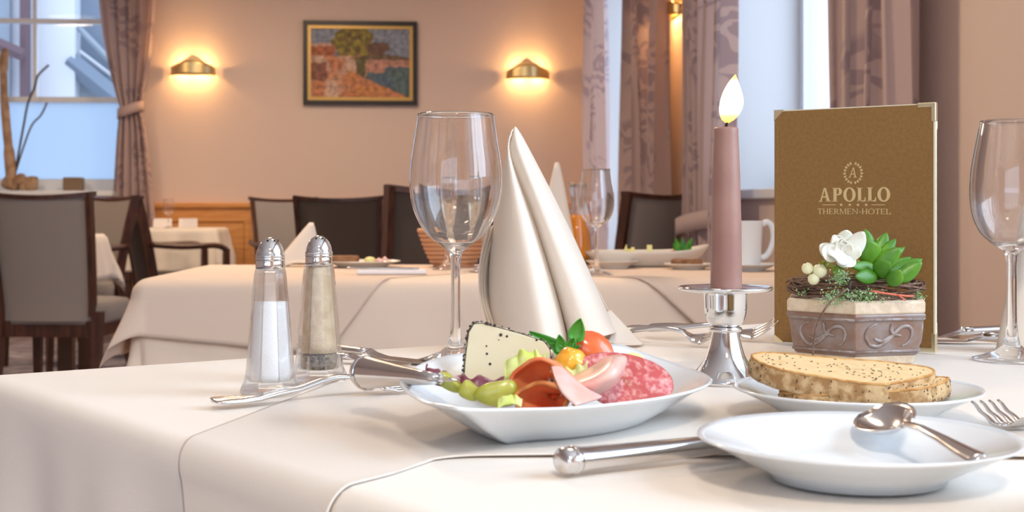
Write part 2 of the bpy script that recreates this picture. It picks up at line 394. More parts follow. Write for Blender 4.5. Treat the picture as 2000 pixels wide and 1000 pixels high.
# local x=-13.2 is the back corner
struct(wall_holes('wall_left', 13.2, H, 0.3, [], 'wall', RM(-6.5, 0), RA + math.pi / 2))
wf = wall_holes('wall_front', 6.5, H, 0.3, [(-5.3, -1.2, 0.7, 2.4)], 'wall', RM(-6.5, -13.2), RA + math.pi)
def window(name, x0, x1, z0, z1, y, loc, rz, bars_v=(), bars_h=(), fw=0.055, sill=None, frosted_below=None):
    e = structE(name, loc, rz)
    fr = MB()
    fr.box(x0, x0 + fw, y, y + .06, z0, z1); fr.box(x1 - fw, x1, y, y + .06, z0, z1)
    fr.box(x0 + fw, x1 - fw, y, y + .06, z0, z0 + fw * 1.6); fr.box(x0 + fw, x1 - fw, y, y + .06, z1 - fw, z1)
    fr.build('window_frame', 'white_paint', e, smooth=False)
    xs = [x0 + fw] + list(bars_v) + [x1 - fw]; zs = [z0 + fw * 1.6] + [b[0] for b in bars_h] + [z1 - fw]
    for b in bars_v:
        zz = frosted_below if frosted_below else z0 + fw * 1.6
        MB().box(b - .014, b + .014, y + .005, y + .05, zz, z1 - fw).build('glazing_bar', 'white_paint', e, smooth=False)
    for b, hw in bars_h: MB().box(x0 + fw, x1 - fw, y + .004, y + .052, b - hw, b + hw).build('glazing_bar', 'white_paint', e, smooth=False)
    for k in range(len(zs) - 1):
        low = frosted_below and zs[k + 1] <= frosted_below + .01
        cols = [(xs[0], xs[-1])] if low else [(xs[i], xs[i + 1]) for i in range(len(xs) - 1)]
        for a, b in cols:
            MB().box(a, b, y + .024, y + .030, zs[k], zs[k + 1]).build('pane', 'frosted' if low else 'pane', e, smooth=False)
    if sill: MB().box(x0 - .04, x1 + .04, -sill, y + .02, z0 - .035, z0 + .004).build('window_sill', 'white_paint', e, smooth=False, bevel=.006)
    return e
zb1 = backwall(60, 42, .2)[1]; zb2 = backwall(60, 195, .2)[1]
window('window_1', w1x0, w1x1, w1z0, w1z1, 0.16, RM(0, 0), RA, bars_v=[backwall(70, 0, .2)[0], backwall(70, 0, .2)[0] - .55], bars_h=[(zb2, .02), (zb1, .017)], sill=.10, frosted_below=zb2)
window('window_2', -13.2 + w2a, -13.2 + w2b, WZ2, 2.5, .26, RM(0, -13.2), RA - math.pi / 2, bars_v=[], bars_h=[(1.6, .02)], sill=.02)
window('window_3', -13.2 + w3a, -13.2 + w3b, WZ3, 2.45, .28, RM(0, -13.2), RA - math.pi / 2, bars_v=[-13.2 + w3a * .5 + w3b * .5], bars_h=[], sill=.03)
window('added_window_4', -13.2 + w4a, -13.2 + w4b, WZ3, 2.45, .28, RM(0, -13.2), RA - math.pi / 2, bars_v=[-13.2 + w4a * .5 + w4b * .5], sill=.03)  # unseen window, added and widened to light the near table from the right
window('window_5', -5.3, -1.2, .7, 2.4, .2, RM(-6.5, -13.2), RA + math.pi, bars_v=[-4.3, -3.25, -2.2], sill=.05)
# wainscot on the back wall
ws = structE('trim_1', RM(0, 0), RA)
zc = backwall(400, 396)[1]
MB().box(-6.48, -.02, -.045, 0, zc - .035, zc).build('cap_rail', 'wood_orange', ws, smooth=False, bevel=.006)
MB().box(-6.48, -.02, -.018, 0, .10, zc - .035).build('backing_board', 'wood_orange', ws, smooth=False)
MB().box(-6.48, -.02, -.03, 0, 0, .10).build('plinth', 'wood_orange', ws, smooth=False)
x = backwall(487, 400)[0] - 2 * .92 - .92 * 2
x = backwall(488, 400)[0]
k = 0
xs = [x + .92 * q for q in range(-4, 5)]
for x in xs:
    if x - .84 < -6.4 or x > -.06: continue
    p = MB(); a, b, c, d = x - .80, x, .17, zc - .10
    p.loft([[(a, -.018, c), (b, -.018, c), (b, -.018, d), (a, -.018, d)], [(a, -.034, c), (b, -.034, c), (b, -.034, d), (a, -.034, d)],
            [(a + .03, -.036, c + .03), (b - .03, -.036, c + .03), (b - .03, -.036, d - .03), (a + .03, -.036, d - .03)],
            [(a + .045, -.024, c + .045), (b - .045, -.024, c + .045), (b - .045, -.024, d - .045), (a + .045, -.024, d - .045)],
            [(a + .10, -.032, c + .10), (b - .10, -.032, c + .10), (b - .10, -.032, d - .10), (a + .10, -.032, d - .10)]])
    p.build('wainscot_panel', 'wood_orange', ws, smooth=False)
bbr = MB().box(-13.1, -.05, -.02, 0, 0, .09).build('baseboard_right', 'wood_orange', smooth=False, loc=RM(0, -13.2)); bbr.rotation_euler = (0, 0, RA - math.pi / 2); struct(bbr)
# outside the left window
hs = thing('neighbour_house', 'white house front with brown post and slanted grey roof seen through the window', 'building', RM(0, 0), RA)
def ext(px, py, off): return backwall(px, py, off)
OFF = 4.0
def extbox(name, px0, px1, py0, py1, off, dep, m):
    x0, z1 = ext(px0, py0, off); x1, z0 = ext(px1, py1, off)
    return MB().box(min(x0, x1), max(x0, x1), off, off + dep, min(z0, z1), max(z0, z1)).build(name, m, hs, smooth=False)
extbox('wall', -260, 146, -200, 520, 4.0, .3, 'facade_white')
extbox('post', 38, 50, -200, 520, 3.75, .2, 'facade_brown')
extbox('window', -60, 19, -120, 188, 3.93, .06, 'facade_grey')
p0 = IM(-40, 70, RM(ext(0, 70, 3.6)[0], 3.6).y); p1 = IM(46, 108, RM(ext(46, 108, 3.6)[0], 3.6).y)
inv = hs.matrix_world.inverted() if False else (Matrix.Translation(RM(0, 0)) @ Matrix.Rotation(RA, 4, 'Z')).inverted()
MB().tube([inv @ p0, inv @ p1], .06, 4).build('beam', 'facade_brown', hs, smooth=False)
extbox('side_wall', 146, 330, -200, 196, 4.25, .2, 'facade_blue')
extbox('hedge_panel', 140, 300, 150, 560, 4.2, .03, 'facade_grey')
def bar(px0, py0, px1, py1, off, r, m, nm):
    a = inv @ IM(px0, py0, RM(ext(px0, py0, off)[0], off).y); b = inv @ IM(px1, py1, RM(ext(px1, py1, off)[0], off).y)
    MB().tube([a, b], r, 4).build(nm, m, hs, smooth=False)
bar(140, 40, 260, 165, 4.1, .03, 'facade_grey', 'roof_beam'); bar(135, 118, 235, 200, 4.05, .10, 'facade_blue', 'roof_beam'); bar(155, 100, 250, 172, 4.12, .02, 'facade_white', 'roof_beam')
gr = MB().add([RM(-12, .4, -.1), RM(12, .4, -.1), RM(12, 14, -.1), RM(-12, 14, -.1)], [(0, 1, 2, 3)]).build('ground', 'snow_ground', smooth=False); struct(gr)

# ---------------------------------------------------------------- added ceiling lamps, out of view, lighting the room from above
def added_lamp(lx, ly, power, label, col=(1.0, 0.74, 0.50)):
    t = thing('added_lamp', label, 'lamp', RM(lx, ly, H - .11), RA)
    MB().lathe([(0, .11), (.24, .11), (.25, .05), (.24, .03), (.22, .03), (.22, .06), (0, .06)], 32).build('housing', 'white_paint', t)
    MB().lathe([(0, .0), (.15, .012), (.215, .04), (0, .05)], 32).build('diffuser', 'added_lamp_disc', t)
    d = bpy.data.lights.new('added_lamp_glow', 'AREA'); d.shape = 'DISK'; d.size = .42; d.energy = power; d.color = col
    o = bpy.data.objects.new('added_lamp_glow', d); C.objects.link(o); o.parent = t; o.location = (0, 0, -.02)
added_lamp(-2.0, -1.9, 34, 'added ceiling lamp above the corner by the back wall')
added_lamp(-4.4, -3.0, 40, 'added ceiling lamp above the grey chairs by the window')
added_lamp(-1.9, -6.2, 38, 'added ceiling lamp above the long laid table')
added_lamp(-1.35, -11.4, 56, 'added ceiling lamp above the aisle by the large window', (1.0, 0.86, 0.70))  # unseen lamp added behind the camera, warm fill for front faces
added_lamp(-1.1, -8.0, 3, 'added ceiling lamp above the table with the menu', (1.0, 0.88, 0.74))

# ================================================================= CURTAINS
def curtain(label, lx0, lx1, z0, z1, onwall, folds, tie=None, amp=.05, seed=0, yoff=-.12):
    """curtain hanging along a wall: centre line from lx0 to lx1 (along the wall), tie=(z, c, halfwidth, bottomhalf, bottom c)"""
    if onwall == 'back': e = thing('curtain', label, 'curtain', RM(0, 0), RA)
    else: e = thing('curtain', label, 'curtain', RM(0, 0), RA - math.pi / 2)
    nu, nv = folds * 10, 40
    c0, h0 = (lx0 + lx1) / 2, abs(lx1 - lx0) / 2
    verts = []; uvs = []
    W = 2 * h0 * 1.7
    for j in range(nv + 1):
        z = lerp(z1, z0, j / nv)
        if tie:
            tz, tc, th, bc, bh = tie
            if z > tz:
                t = (z1 - z) / (z1 - tz); t = t ** 2.2; c = lerp(c0, tc, t); hh = lerp(h0, th, t)
            else:
                t = (tz - z) / (tz - z0); t = min(1, t * 1.8) ** .6; c = lerp(tc, bc, t); hh = lerp(th, bh, t)
        else: c, hh = c0, h0
        for i in range(nu + 1):
            u = i / nu
            a = amp * (0.5 + .5 * min(1, hh / h0))
            ph = u * folds * 2 * math.pi + .5 * math.sin(3 * u + seed) + .15 * math.sin(z * 2 + i)
            xx = c + (u * 2 - 1) * hh + a * .35 * math.sin(2 * ph)
            verts.append((xx, yoff + a * math.sin(ph) + .012 * math.sin(7 * u + 2 * z + seed), z)); uvs.append((u * W, z))
    f = []
    for j in range(nv):
        for i in range(nu): f.append((j * (nu + 1) + i, j * (nu + 1) + i + 1, (j + 1) * (nu + 1) + i + 1, (j + 1) * (nu + 1) + i))
    o = mesh_obj('drape', verts, f, 'curtain', e)
    uvl = o.data.uv_layers.new(name='UVMap')
    for lp in o.data.loops: uvl.data[lp.index].uv = uvs[lp.vertex_index]
    if tie:
        tz, tc, th = tie[:3]; m = MB(); rows = []
        for dz in (-.035, .035):
            rows.append([(tc + (th + .02) * math.cos(a), yoff + (amp + .035) * math.sin(a), tz + dz + .03 * math.cos(a)) for a in [2 * math.pi * q / 24 for q in range(25)]])
        m.grid(rows).build('tieback', 'curtain', e, solid=.006)
    return e
a = backwall(193, 0, -.12)[0]; b = backwall(308, 0, -.12)[0]
tc0 = backwall(255, 215, -.12); b0 = backwall(216, 385, -.12)[0]; b1 = backwall(302, 385, -.12)[0]
hw = (backwall(275, 215, -.12)[0] - backwall(236, 215, -.12)[0]) / 2
curtain('pink patterned curtain gathered by a tieback beside the window with driftwood', a, b, .14, 2.62, 'back', 5, (tc0[1], tc0[0], hw, (b0 + b1) / 2, (b1 - b0) / 2), amp=.045)
def rcurt(label, pxa, pxb, folds, z0=.05, tie=None, amp=.05, off=-.12, seed=0):
    a, b = -rightwall(pxa, 400, off)[0], -rightwall(pxb, 400, off)[0]
    return curtain(label, a, b, z0, 2.62, 'right', folds, tie, amp, seed, off)
rcurt('narrow patterned curtain in the corner next to the wall sconce', 1149, 1181, 3, amp=.05)
rcurt('patterned curtain hanging on the near side of the narrow corner window', 1224, 1300, 4, amp=.07, seed=2)
t3 = rightwall(1362, 438, -.15)
def _c3():
    a, b = -rightwall(1340, 400, -.15)[0], -rightwall(1428, 400, -.15)[0]
    return curtain('lilac patterned curtain held by a pale tieback behind the candle', a, b, .05, 2.62, 'right', 5, (t3[1], lerp(a, b, .45), abs(b - a) * .42, lerp(a, b, .45), abs(b - a) * .46), .06, 4, -.15)
_c3()
rcurt('patterned curtain hanging behind the top of the brown menu', 1640, 1775, 4, amp=.06, seed=6)

# ================================================================= PAINTING AND SCONCES
def painting():
    x0, z1 = backwall(592, 40, -.02); x1, z0 = backwall(815, 206, -.02)
    Wd, Hd = x1 - x0, z1 - z0
    e = thing('framed_painting', 'coastal landscape painting in a black and gold frame on the wall', 'painting', RM(x0, -.002, z0), RA)
    def ring(a, b, y0, y1, name, m):
        f = MB(); o_ = [(a, a), (Wd - a, a), (Wd - a, Hd - a), (a, Hd - a)]; i_ = [(b, b), (Wd - b, b), (Wd - b, Hd - b), (b, Hd - b)]
        for k in range(4):
            q = (k + 1) % 4
            f.loft([[(o_[k][0], y, o_[k][1]), (o_[q][0], y, o_[q][1]), (i_[q][0], y, i_[q][1]), (i_[k][0], y, i_[k][1])] for y in (y0, y1)])
        f.build(name, m, e, smooth=False)
    ring(0, .032, -.035, 0, 'outer_frame', 'frame_black'); ring(.032, .055, -.025, 0, 'inner_frame', 'frame_gold')
    nx, ny = 110, 80; vv = []; col = []
    def paint(u, v):
        n = lambda s, k=0: noise.noise(Vector((u * s, v * s * .75, k)))
        j = .02 * n(14, 3); uu, vv_ = u + j, v + .02 * n(14, 7)
        br = 1 + .55 * n(22, 1) + .45 * n(48, 2)
        sky = lerp(Vector((.20, .23, .34)), Vector((.26, .30, .38)), v)
        c = sky
        if vv_ < .68 - .10 * max(0, uu - .55) / .45 * 1 and uu > .5: c = Vector((.16, .10, .06)) if vv_ > .55 else Vector((.50, .25, .18))
        if ((uu - .42) / .2) ** 2 + ((vv_ - .80) / .26) ** 2 < 1 + .4 * n(9): c = Vector((.17, .12, .03)) if n(18, 5) < .05 else Vector((.30, .24, .03))
        if ((uu - .68) / .12) ** 2 + ((vv_ - .72) / .1) ** 2 < 1 + .4 * n(9): c = Vector((.15, .08, .05))
        if uu < .24 and vv_ < .76: c = Vector((.40, .12, .05))
        if uu < .40 and .74 < vv_ < .79 and uu < .2: c = Vector((.55, .33, .25))
        if vv_ < .60 + .04 * n(6) and uu < .52 + .10 * (.6 - vv_): c = lerp(Vector((.52, .20, .09)), Vector((.60, .40, .30)), max(0, min(1, .5 + 1.6 * n(7, 9))))
        if vv_ < .60 and .45 < uu < .55 and vv_ > .28: c = Vector((.13, .11, .04))
        if uu < .16 and .25 < vv_ < .5: c = Vector((.25, .09, .06))
        shore = .45 if uu > .75 else .36
        if uu > .56 + .0 and vv_ < shore + .02 * n(8): c = lerp(Vector((.07, .12, .20)), Vector((.10, .16, .16)), max(0, min(1, .5 + n(5, 4))))
        if vv_ < .36 - .62 * (uu - .42) and uu > .4: c = lerp(Vector((.58, .24, .06)), Vector((.50, .20, .10)), max(0, min(1, .5 + n(9, 8))))
        return c * br * .85
    for j in range(ny + 1):
        for i in range(nx + 1):
            u, v = i / nx, j / ny
            vv.append((.055 + u * (Wd - .11), -.012, .055 + v * (Hd - .11))); col.append(paint(u, v))
    f = [(j * (nx + 1) + i, j * (nx + 1) + i + 1, (j + 1) * (nx + 1) + i + 1, (j + 1) * (nx + 1) + i) for j in range(ny) for i in range(nx)]
    m = bpy.data.materials.new('canvas'); m.use_nodes = True; N = m.node_tree.nodes; at = N.new('ShaderNodeAttribute'); at.attribute_name = 'paint'
    m.node_tree.links.new(at.outputs['Color'], N['Principled BSDF'].inputs['Base Color']); N['Principled BSDF'].inputs['Roughness'].default_value = .6
    M['canvas'] = m
    o = mesh_obj('canvas', vv, f, 'canvas', e)
    ca = o.data.color_attributes.new('paint', 'FLOAT_COLOR', 'POINT')
    for i, c in enumerate(col): ca.data[i].color = (max(0, c.x), max(0, c.y), max(0, c.z), 1)
painting()
def sconce(label, loc, rz, Wd=.31, power=38):
    e = thing('wall_sconce', label, 'lamp', loc, rz, 'brass wall sconces')
    h = Wd / 2
    MB().loft([[(-h * .9, y, -.03), (h * .9, y, -.03), (h * .9, y, .01), (0, y, .095), (-h * .9, y, .01)] for y in (0, -.008)]).build('wall_plate', 'brass', e, smooth=False)
    rows = []
    for z0_, z1_ in ((0, 0),):
        pass
    n = 24; rows = []
    for k in range(7):
        t = k / 6; r = []
        for i in range(n + 1):
            a = math.pi * i / n; c = math.cos(a)
            top = .058 - .05 * abs(c) ** 1.5
            z = lerp(-.045, top, t)
            r.append((-h * c, -.010 - .085 * math.sin(a) ** .8 * (1 + .25 * math.sin(a)), z))
        rows.append(r)
    MB().grid(rows).build('shade', 'brass', e, solid=.003)
    for sx in (-.07, .07):
        MB().lathe([(0, -.028), (.012, -.022), (.014, 0), (.012, .02), (0, .028)], 12, sx, -.04).build('bulb', 'bulb', e)
        d = bpy.data.lights.new('bulb_glow', 'POINT'); d.energy = power; d.color = (1.0, .56, .20); d.shadow_soft_size = .016
        o = bpy.data.objects.new('bulb_glow', d); C.objects.link(o); o.parent = e; o.location = (sx, -.04, .0)
x, z = backwall(378, 136); sconce('brass wall sconce glowing next to the tied curtain', RM(x, -.001, z), RA)
x, z = backwall(1030, 143); sconce('brass wall sconce glowing between the painting and the corner', RM(x, -.001, z), RA)
y, z = rightwall(1324, 18); sconce('brass wall sconce glowing on the window wall between two curtains', RM(-.001, y, z), RA - math.pi / 2)

# ================================================================= TABLES AND CLOTHS
def drape(e_name, label, quad, origin, e1, e2, L1, L2, z, m, hang_flare=.12, r=.02, nx=60, ny=60, wave=.0, wf=30, thick=.0012, cat='tablecloth', lift=0.0, grow=0.0):
    """cloth lying on a table rectangle (origin, unit axes e1 e2, sizes L1 L2); quad = its 4 corners in table coords (a,b) unfolded"""
    q = None if callable(quad) else [Vector((*c, 0)) for c in quad]; verts = []
    for j in range(ny + 1):
        for i in range(nx + 1):
            s, t = i / nx, j / ny
            p = quad(s, t) if q is None else q[0] * (1 - s) * (1 - t) + q[1] * s * (1 - t) + q[2] * s * t + q[3] * (1 - s) * t
            a, b = p.x, p.y
            ca, cb = max(r - grow, min(L1 - r + grow, a)), max(r - grow, min(L2 - r + grow, b)); oa, ob = a - ca, b - cb
            dl = math.hypot(oa, ob); drop = 0
            if dl > 1e-9:
                ua, ub = oa / dl, ob / dl
                if dl < r * math.pi / 2: out = r * math.sin(dl / r); drop = r * (1 - math.cos(dl / r))
                else:
                    ex = dl - r * math.pi / 2; corner = min(abs(ua), abs(ub)) * 1.4
                    fl_ = hang_flare * (1 + 2.2 * corner); out = r + ex * fl_ ; drop = r + ex * math.sqrt(max(.1, 1 - fl_ * fl_))
                    tt = a * abs(ub) + b * abs(ua)
                    out += wave * min(1, ex / .12) * (math.sin(tt * wf) + .5 * math.sin(tt * wf * 2.3 + 1))
                a, b = ca + ua * out, cb + ub * out
            w_ = origin + e1 * a + e2 * b
            zz = z - drop
            if lift and t < .06: zz += lift * (1 - t / .06) ** 2 * (.6 + .4 * math.sin(s * 9 + 1))
            verts.append((w_.x, w_.y, zz))
    f = [(j * (nx + 1) + i, j * (nx + 1) + i + 1, (j + 1) * (nx + 1) + i + 1, (j + 1) * (nx + 1) + i) for j in range(ny) for i in range(nx)]
    cen = origin + e1 * (L1 / 2) + e2 * (L2 / 2)
    verts = [(v[0] - cen.x, v[1] - cen.y, v[2] - z) for v in verts]
    o = mesh_obj(e_name, verts, f, m, None, solid=thick, offset=0, loc=(cen.x, cen.y, z))
    return tag(o, label, cat)
def table(label, origin, e1, e2, L1, L2, top):
    cen = origin + e1 * (L1 / 2) + e2 * (L2 / 2)
    t = thing('dining_table', label, 'table', (cen.x, cen.y, 0), math.atan2(e1.y, e1.x))
    MB().box(-L1 / 2 + .05, L1 / 2 - .05, -L2 / 2 + .05, L2 / 2 - .05, top - .035, top).build('table_top', 'wood_table', t, smooth=False)
    for sx in (-1, 1):
        for sy in (-1, 1):
            cx, cy = sx * (L1 / 2 - .09), sy * (L2 / 2 - .09)
            MB().box(cx - .035, cx + .035, cy - .035, cy + .035, 0, top - .035).build('leg', 'wood_table', t, smooth=False)
    return t
def axes(deg): return Vector((math.cos(R_(deg)), math.sin(R_(deg)), 0))
# front table
T1o = Vector((-.445, 1.125, 0)); T1a = axes(35); T1b = axes(-52); T1L, T1W = .92, 1.05
table('wooden dining table under the white cloth with the menu', T1o + T1a * .05 + T1b * .05, T1a, axes(-55), T1L - .10, T1W - .10, Z0 - .004)
drape('tablecloth', 'white cloth on the table with the menu and candle', [(-.32, -.32), (T1L + .32, -.32), (T1L + .32, T1W + .32), (-.32, T1W + .32)], T1o, T1a, T1b, T1L, T1W, Z0 - .0022, 'cloth', .05, .014, 210, 210, wave=.009, wf=26)
det = T1a.x * T1b.y - T1a.y * T1b.x
def tab1(X, Y):
    dx, dy = X - T1o.x, Y - T1o.y
    return ((dx * T1b.y - dy * T1b.x) / det, (T1a.x * dy - T1a.y * dx) / det)
hem = catmull([(*tab1(x_, y_), 0) for x_, y_ in ((-.218, .676), (-.155, .650), (-.102, .652), (-.064, .698), (-.040, .744), (.010, .7525), (.15, .750), (.40, .742), (.80, .728))], 160)
far_hem = [tab1(-.125, 1.14), tab1(.62, 1.33)]
def topper_pt(s, t):
    b_ = hem[min(160, int(round(s * 160)))]; e_ = Vector((*far_hem[0], 0)).lerp(Vector((*far_hem[1], 0)), s)
    return b_.lerp(e_, t)
drape('table_topper', 'white square topper cloth lying diagonally over the front tablecloth', topper_pt, T1o, T1a, T1b, T1L, T1W, Z0 - .0006, 'topper', .30, .020, 160, 200, thick=.001, lift=.0016, grow=.006)
# middle table
T2o = Vector((-.72, 2.62, 0)); T2a = axes(1.5); T2b = axes(91.5); T2L, T2W = 1.40, .66
table('wooden dining table under the lamplight-tinted cloth laid with plates and juice', T2o, T2a, T2b, T2L, T2W, Z0 - .004)
drape('tablecloth', 'lamplight-tinted cloth on the laid table with the juice carafe', [(-.34, -.34), (T2L + .34, -.34), (T2L + .34, T2W + .34), (-.34, T2W + .34)], T2o, T2a, T2b, T2L, T2W, Z0 - .0022, 'lamplit_cloth', .06, .03, 90, 70, wave=.006, wf=16)
drape('table_topper', 'lamplight-tinted topper cloth hanging over the left end of the laid table', [(-.14, -.085), (.37, -.135), (.98, .70), (-.14, .69)], T2o, T2a, T2b, T2L, T2W, Z0 - .0006, 'lamplit_topper', .16, .034, 90, 90, thick=.001, grow=.007)
drape('table_topper', 'lamplight-tinted topper cloth on the laid table behind the candle', [(1.15, -.155), (1.53, .20), (1.2, .69), (.70, .26)], T2o, T2a, T2b, T2L, T2W, Z0 - .0006, 'lamplit_topper', .16, .034, 80, 80, thick=.001, grow=.007)
# far tables
c = P(365, 449); T3o = Vector((-2.52, 8.88, 0)); e1 = axes(5); e2 = axes(95)
table('far dining table against the wooden wainscot', T3o, e1, e2, .62, .62, Z0 - .004)
drape('tablecloth', 'pale cloth on the far table by the wooden wainscot', [(-.27, -.27), (.89, -.27), (.89, .66), (-.27, .66)], T3o, e1, e2, .62, .62, Z0 - .0022, 'cloth', .10, .02, 60, 50, wave=.015, wf=25)
T4o = Vector((-3.10, 6.47, 0)); e1 = axes(5); e2 = axes(95)
table('dining table behind the light grey chair', T4o, e1, e2, 1.06, .62, Z0 - .004)
drape('tablecloth', 'white cloth corner hanging between light grey chair and armchair', [(-.22, -.22), (1.28, -.22), (1.28, .84), (-.22, .84)], T4o, e1, e2, 1.06, .62, Z0 - .0022, 'cloth', .12, .02, 50, 50, wave=.01, wf=20)
T5o = Vector((-.12, 8.35, 0)); e1 = axes(5); e2 = axes(95)
table('small dining table in the corner by the narrow window', T5o, e1, e2, .52, .6, Z0 - .004)
drape('tablecloth', 'white cloth on the small corner table by the narrow window', [(-.2, -.25), (.70, -.25), (.70, .8), (-.2, .8)], T5o, e1, e2, .52, .6, Z0 - .0022, 'cloth', .12, .02, 40, 40, wave=.012, wf=22)

# ================================================================= CHAIRS
def chair(label, loc, rz, arms=False, uph='upholstery', backuph=None, wid=.46, hgt=.95):
    """front is local -y"""
    e = thing('dining_chair', label, 'chair', loc, rz)
    w_ = wid / 2
    def yb(z): return .20 + .10 * max(0, (z - .44) / .5) ** 1.3
    s = MB(); n = 12
    rr = lambda k, z, g: [((w_ - g) * max(-1, min(1, 1.25 * math.cos(a))), -.02 + (.235 - g) * max(-1, min(1, 1.25 * math.sin(a))), z) for a in [2 * math.pi * q / 32 for q in range(32)]]
    s.loft([rr(0, .385, .004), rr(0, .40, 0), rr(0, .455, 0), rr(0, .475, .012), rr(0, .482, .05)]).build('seat', uph, e)
    rows = []; zt = hgt - .012
    for face in (0, 1):
        rws = []
        for k in range(11):
            z = lerp(.40, zt, k / 10); half = lerp(w_ - .035, w_ - .012, k / 10); r = []
            for i in range(13):
                u = i / 12 * 2 - 1
                r.append((u * half, yb(z) + (-.022 if face == 0 else .022) * (1 - .5 * abs(u) ** 4) + .03 * (1 - u * u) - .015 + .006, z + .0 - .016 * (1 - u * u) * (k / 10)))
            rws.append(r)
        rows.append(rws)
    bk = MB(); bk.grid(rows[0]); bk.grid(rows[1])
    for k in range(10):
        for i in (0, 12):
            bk.add([rows[0][k][i], rows[0][k + 1][i], rows[1][k + 1][i], rows[1][k][i]], [(0, 1, 2, 3)])
    for k in (0, 10):
        for i in range(12): bk.add([rows[0][k][i], rows[0][k][i + 1], rows[1][k][i + 1], rows[1][k][i]], [(0, 1, 2, 3)])
    bk.build('backrest', backuph or uph, e)
    fr = MB()
    for sx in (-1, 1):
        fr.loft([[(sx * (lerp(w_ - .035, w_ - .012, (z - .4) / (hgt - .4)) + dx), yb(z) + dy, z) for dx, dy in ((-.004 * sx, -.026), (.016 * sx, -.026), (.016 * sx, .026), (-.004 * sx, .026))] for z in [lerp(.42, hgt, q / 8) for q in range(9)]])
    fr.loft([[(u * (w_ + .002), yb(hgt) + dy + .03 * (1 - u * u) - .015 + .006, hgt + dz - .016 * (1 - u * u)) for dy, dz in ((-.026, -.014), (.026, -.014), (.026, .006), (-.026, .006))] for u in [q / 6 - 1 for q in range(13)]])
    fr.build('back_frame', 'wood_dark', e, smooth=False)
    for sx in (-1, 1):
        fh = .64 if arms else .40
        MB().loft([[(sx * (w_ - .01) + dx * g, -.225 + dy * g, z) for dx, dy in ((-1, -1), (1, -1), (1, 1), (-1, 1))] for z, g in ((0, .014), (.40, .021), (fh, .018))]).build('leg', 'wood_dark', e, smooth=False)
        MB().loft([[(sx * (w_ - .015) + dx * g, y + dy * g, z) for dx, dy in ((-1, -1), (1, -1), (1, 1), (-1, 1))] for z, y, g in ((0, .27, .014), (.25, .215, .019), (.44, .20, .022))]).build('leg', 'wood_dark', e, smooth=False)
        if arms:
            MB().tube(catmull([(sx * (w_ + .004), yb(.68), .67), (sx * (w_ + .02), .05, .655), (sx * (w_ + .01), -.15, .66), (sx * (w_ - .005), -.225, .635)], 12), .017, 8).build('armrest', 'wood_dark', e)
    r2 = MB(); r2.box(-w_ + .02, w_ - .02, -.24, -.21, .33, .39); r2.box(-w_ + .02, w_ - .02, .18, .21, .33, .40)
    for sx in (-1, 1): r2.box(sx * (w_ - .025) - .012, sx * (w_ - .025) + .012, -.21, .18, .33, .39)
    r2.build('seat_rail', 'wood_dark', e, smooth=False)
    return e
def floor_at(px, d): return ((px - 1000) * d / F, d, 0)
chair('light grey upholstered chair with its back turned, by the window', floor_at(130, 6.15), R_(177))
chair('grey armchair facing the cloth corner beside the light grey chair', (-2.50, 7.72, 0), R_(-42), arms=True, uph='upholstery', wid=.50)
chair('dark brown armchair turned towards the far table by the wainscot', (-2.03, 8.42, 0), R_(118), arms=True, uph='upholstery_dark', wid=.5)
chair('grey armchair with light backrest standing before the wainscot', floor_at(577, 8.6), R_(24), arms=True, wid=.44)
chair('dark brown chair with curved top rail under the painting', floor_at(680, 7.45), R_(178), uph='upholstery_dark', wid=.47, hgt=.945)
chair('dark brown chair behind the bread basket and wine glass', floor_at(822, 4.75), R_(-155), uph='upholstery_dark', wid=.46, hgt=.955)
chair('brown chair leaning before the lilac curtain beyond the platter', (.455, 6.2, 0), R_(-142), uph='upholstery', wid=.40)

# ================================================================= GLASSWARE
def wine_glass(label, loc, Hh, prof_out, foot_r, stem_r, group=None, n=48, t=.0011, mat_='glass'):
    """prof_out: list (r, z) of the bowl outside from its bottom up"""
    e = thing('wine_glass', label, 'wine glass', loc, 0, group)
    zb = prof_out[0][1]
    bowl = [Vector((r, 0, z)) for r, z in prof_out]; bowl = catmull(bowl, 40)
    out = [(max(p.x, .0001), p.z) for p in bowl]
    inn = [(max(p.x - t, 0), p.z) for p in bowl if p.z > zb + .009]
    stem = [(0, 0.0), (foot_r * .9, 0.0), (foot_r, .0009), (foot_r, .002), (foot_r * .72, .0045), (foot_r * .40, .009), (foot_r * .22, .014), (stem_r * 1.25, .022), (stem_r, .035)]
    stem += [(stem_r * .95, lerp(.035, zb, q)) for q in (.3, .6, .85)] + [(stem_r * 1.15, zb - .003)]
    prof = stem + [o_ for o_ in out if o_[0] > stem_r * 1.2] + [(out[-1][0] - t * .5, out[-1][1] + .0006)] + inn[::-1] + [(0, zb + .0095)]
    MB().lathe(prof, n).build('bowl_and_stem', mat_, e)
    return e
c = P(890, 706)
wine_glass('large empty wine glass standing beside the tall folded napkin', (c.x, c.y, Z0), .217,
           [(.004, .094), (.012, .101), (.026, .112), (.036, .130), (.0405, .150), (.0400, .172), (.0365, .196), (.0335, .2165)], .034, .0042)
c = P(1976, 704)
wine_glass('empty wine glass standing to the right of the brown menu', (c.x, c.y, Z0), .211,
           [(.004, .095), (.014, .101), (.025, .110), (.0325, .124), (.0355, .142), (.0350, .165), (.0310, .190), (.0268, .211)], .0335, .0046)
c = P(1165, 537)
wine_glass('empty wine glass beside the orange juice carafe', (c.x, c.y, Z0), .211,
           [(.004, .095), (.014, .101), (.025, .110), (.0325, .124), (.0355, .142), (.0350, .165), (.0310, .190), (.0285, .211)], .0335, .0040, n=32)
c = P(331, 447.5)
wine_glass('small wine glass on the far table by the wainscot', (T3o.x + .283, T3o.y + .12, Z0), .19,
           [(.004, .085), (.02, .095), (.034, .115), (.036, .145), (.03, .19)], .033, .004, n=24)
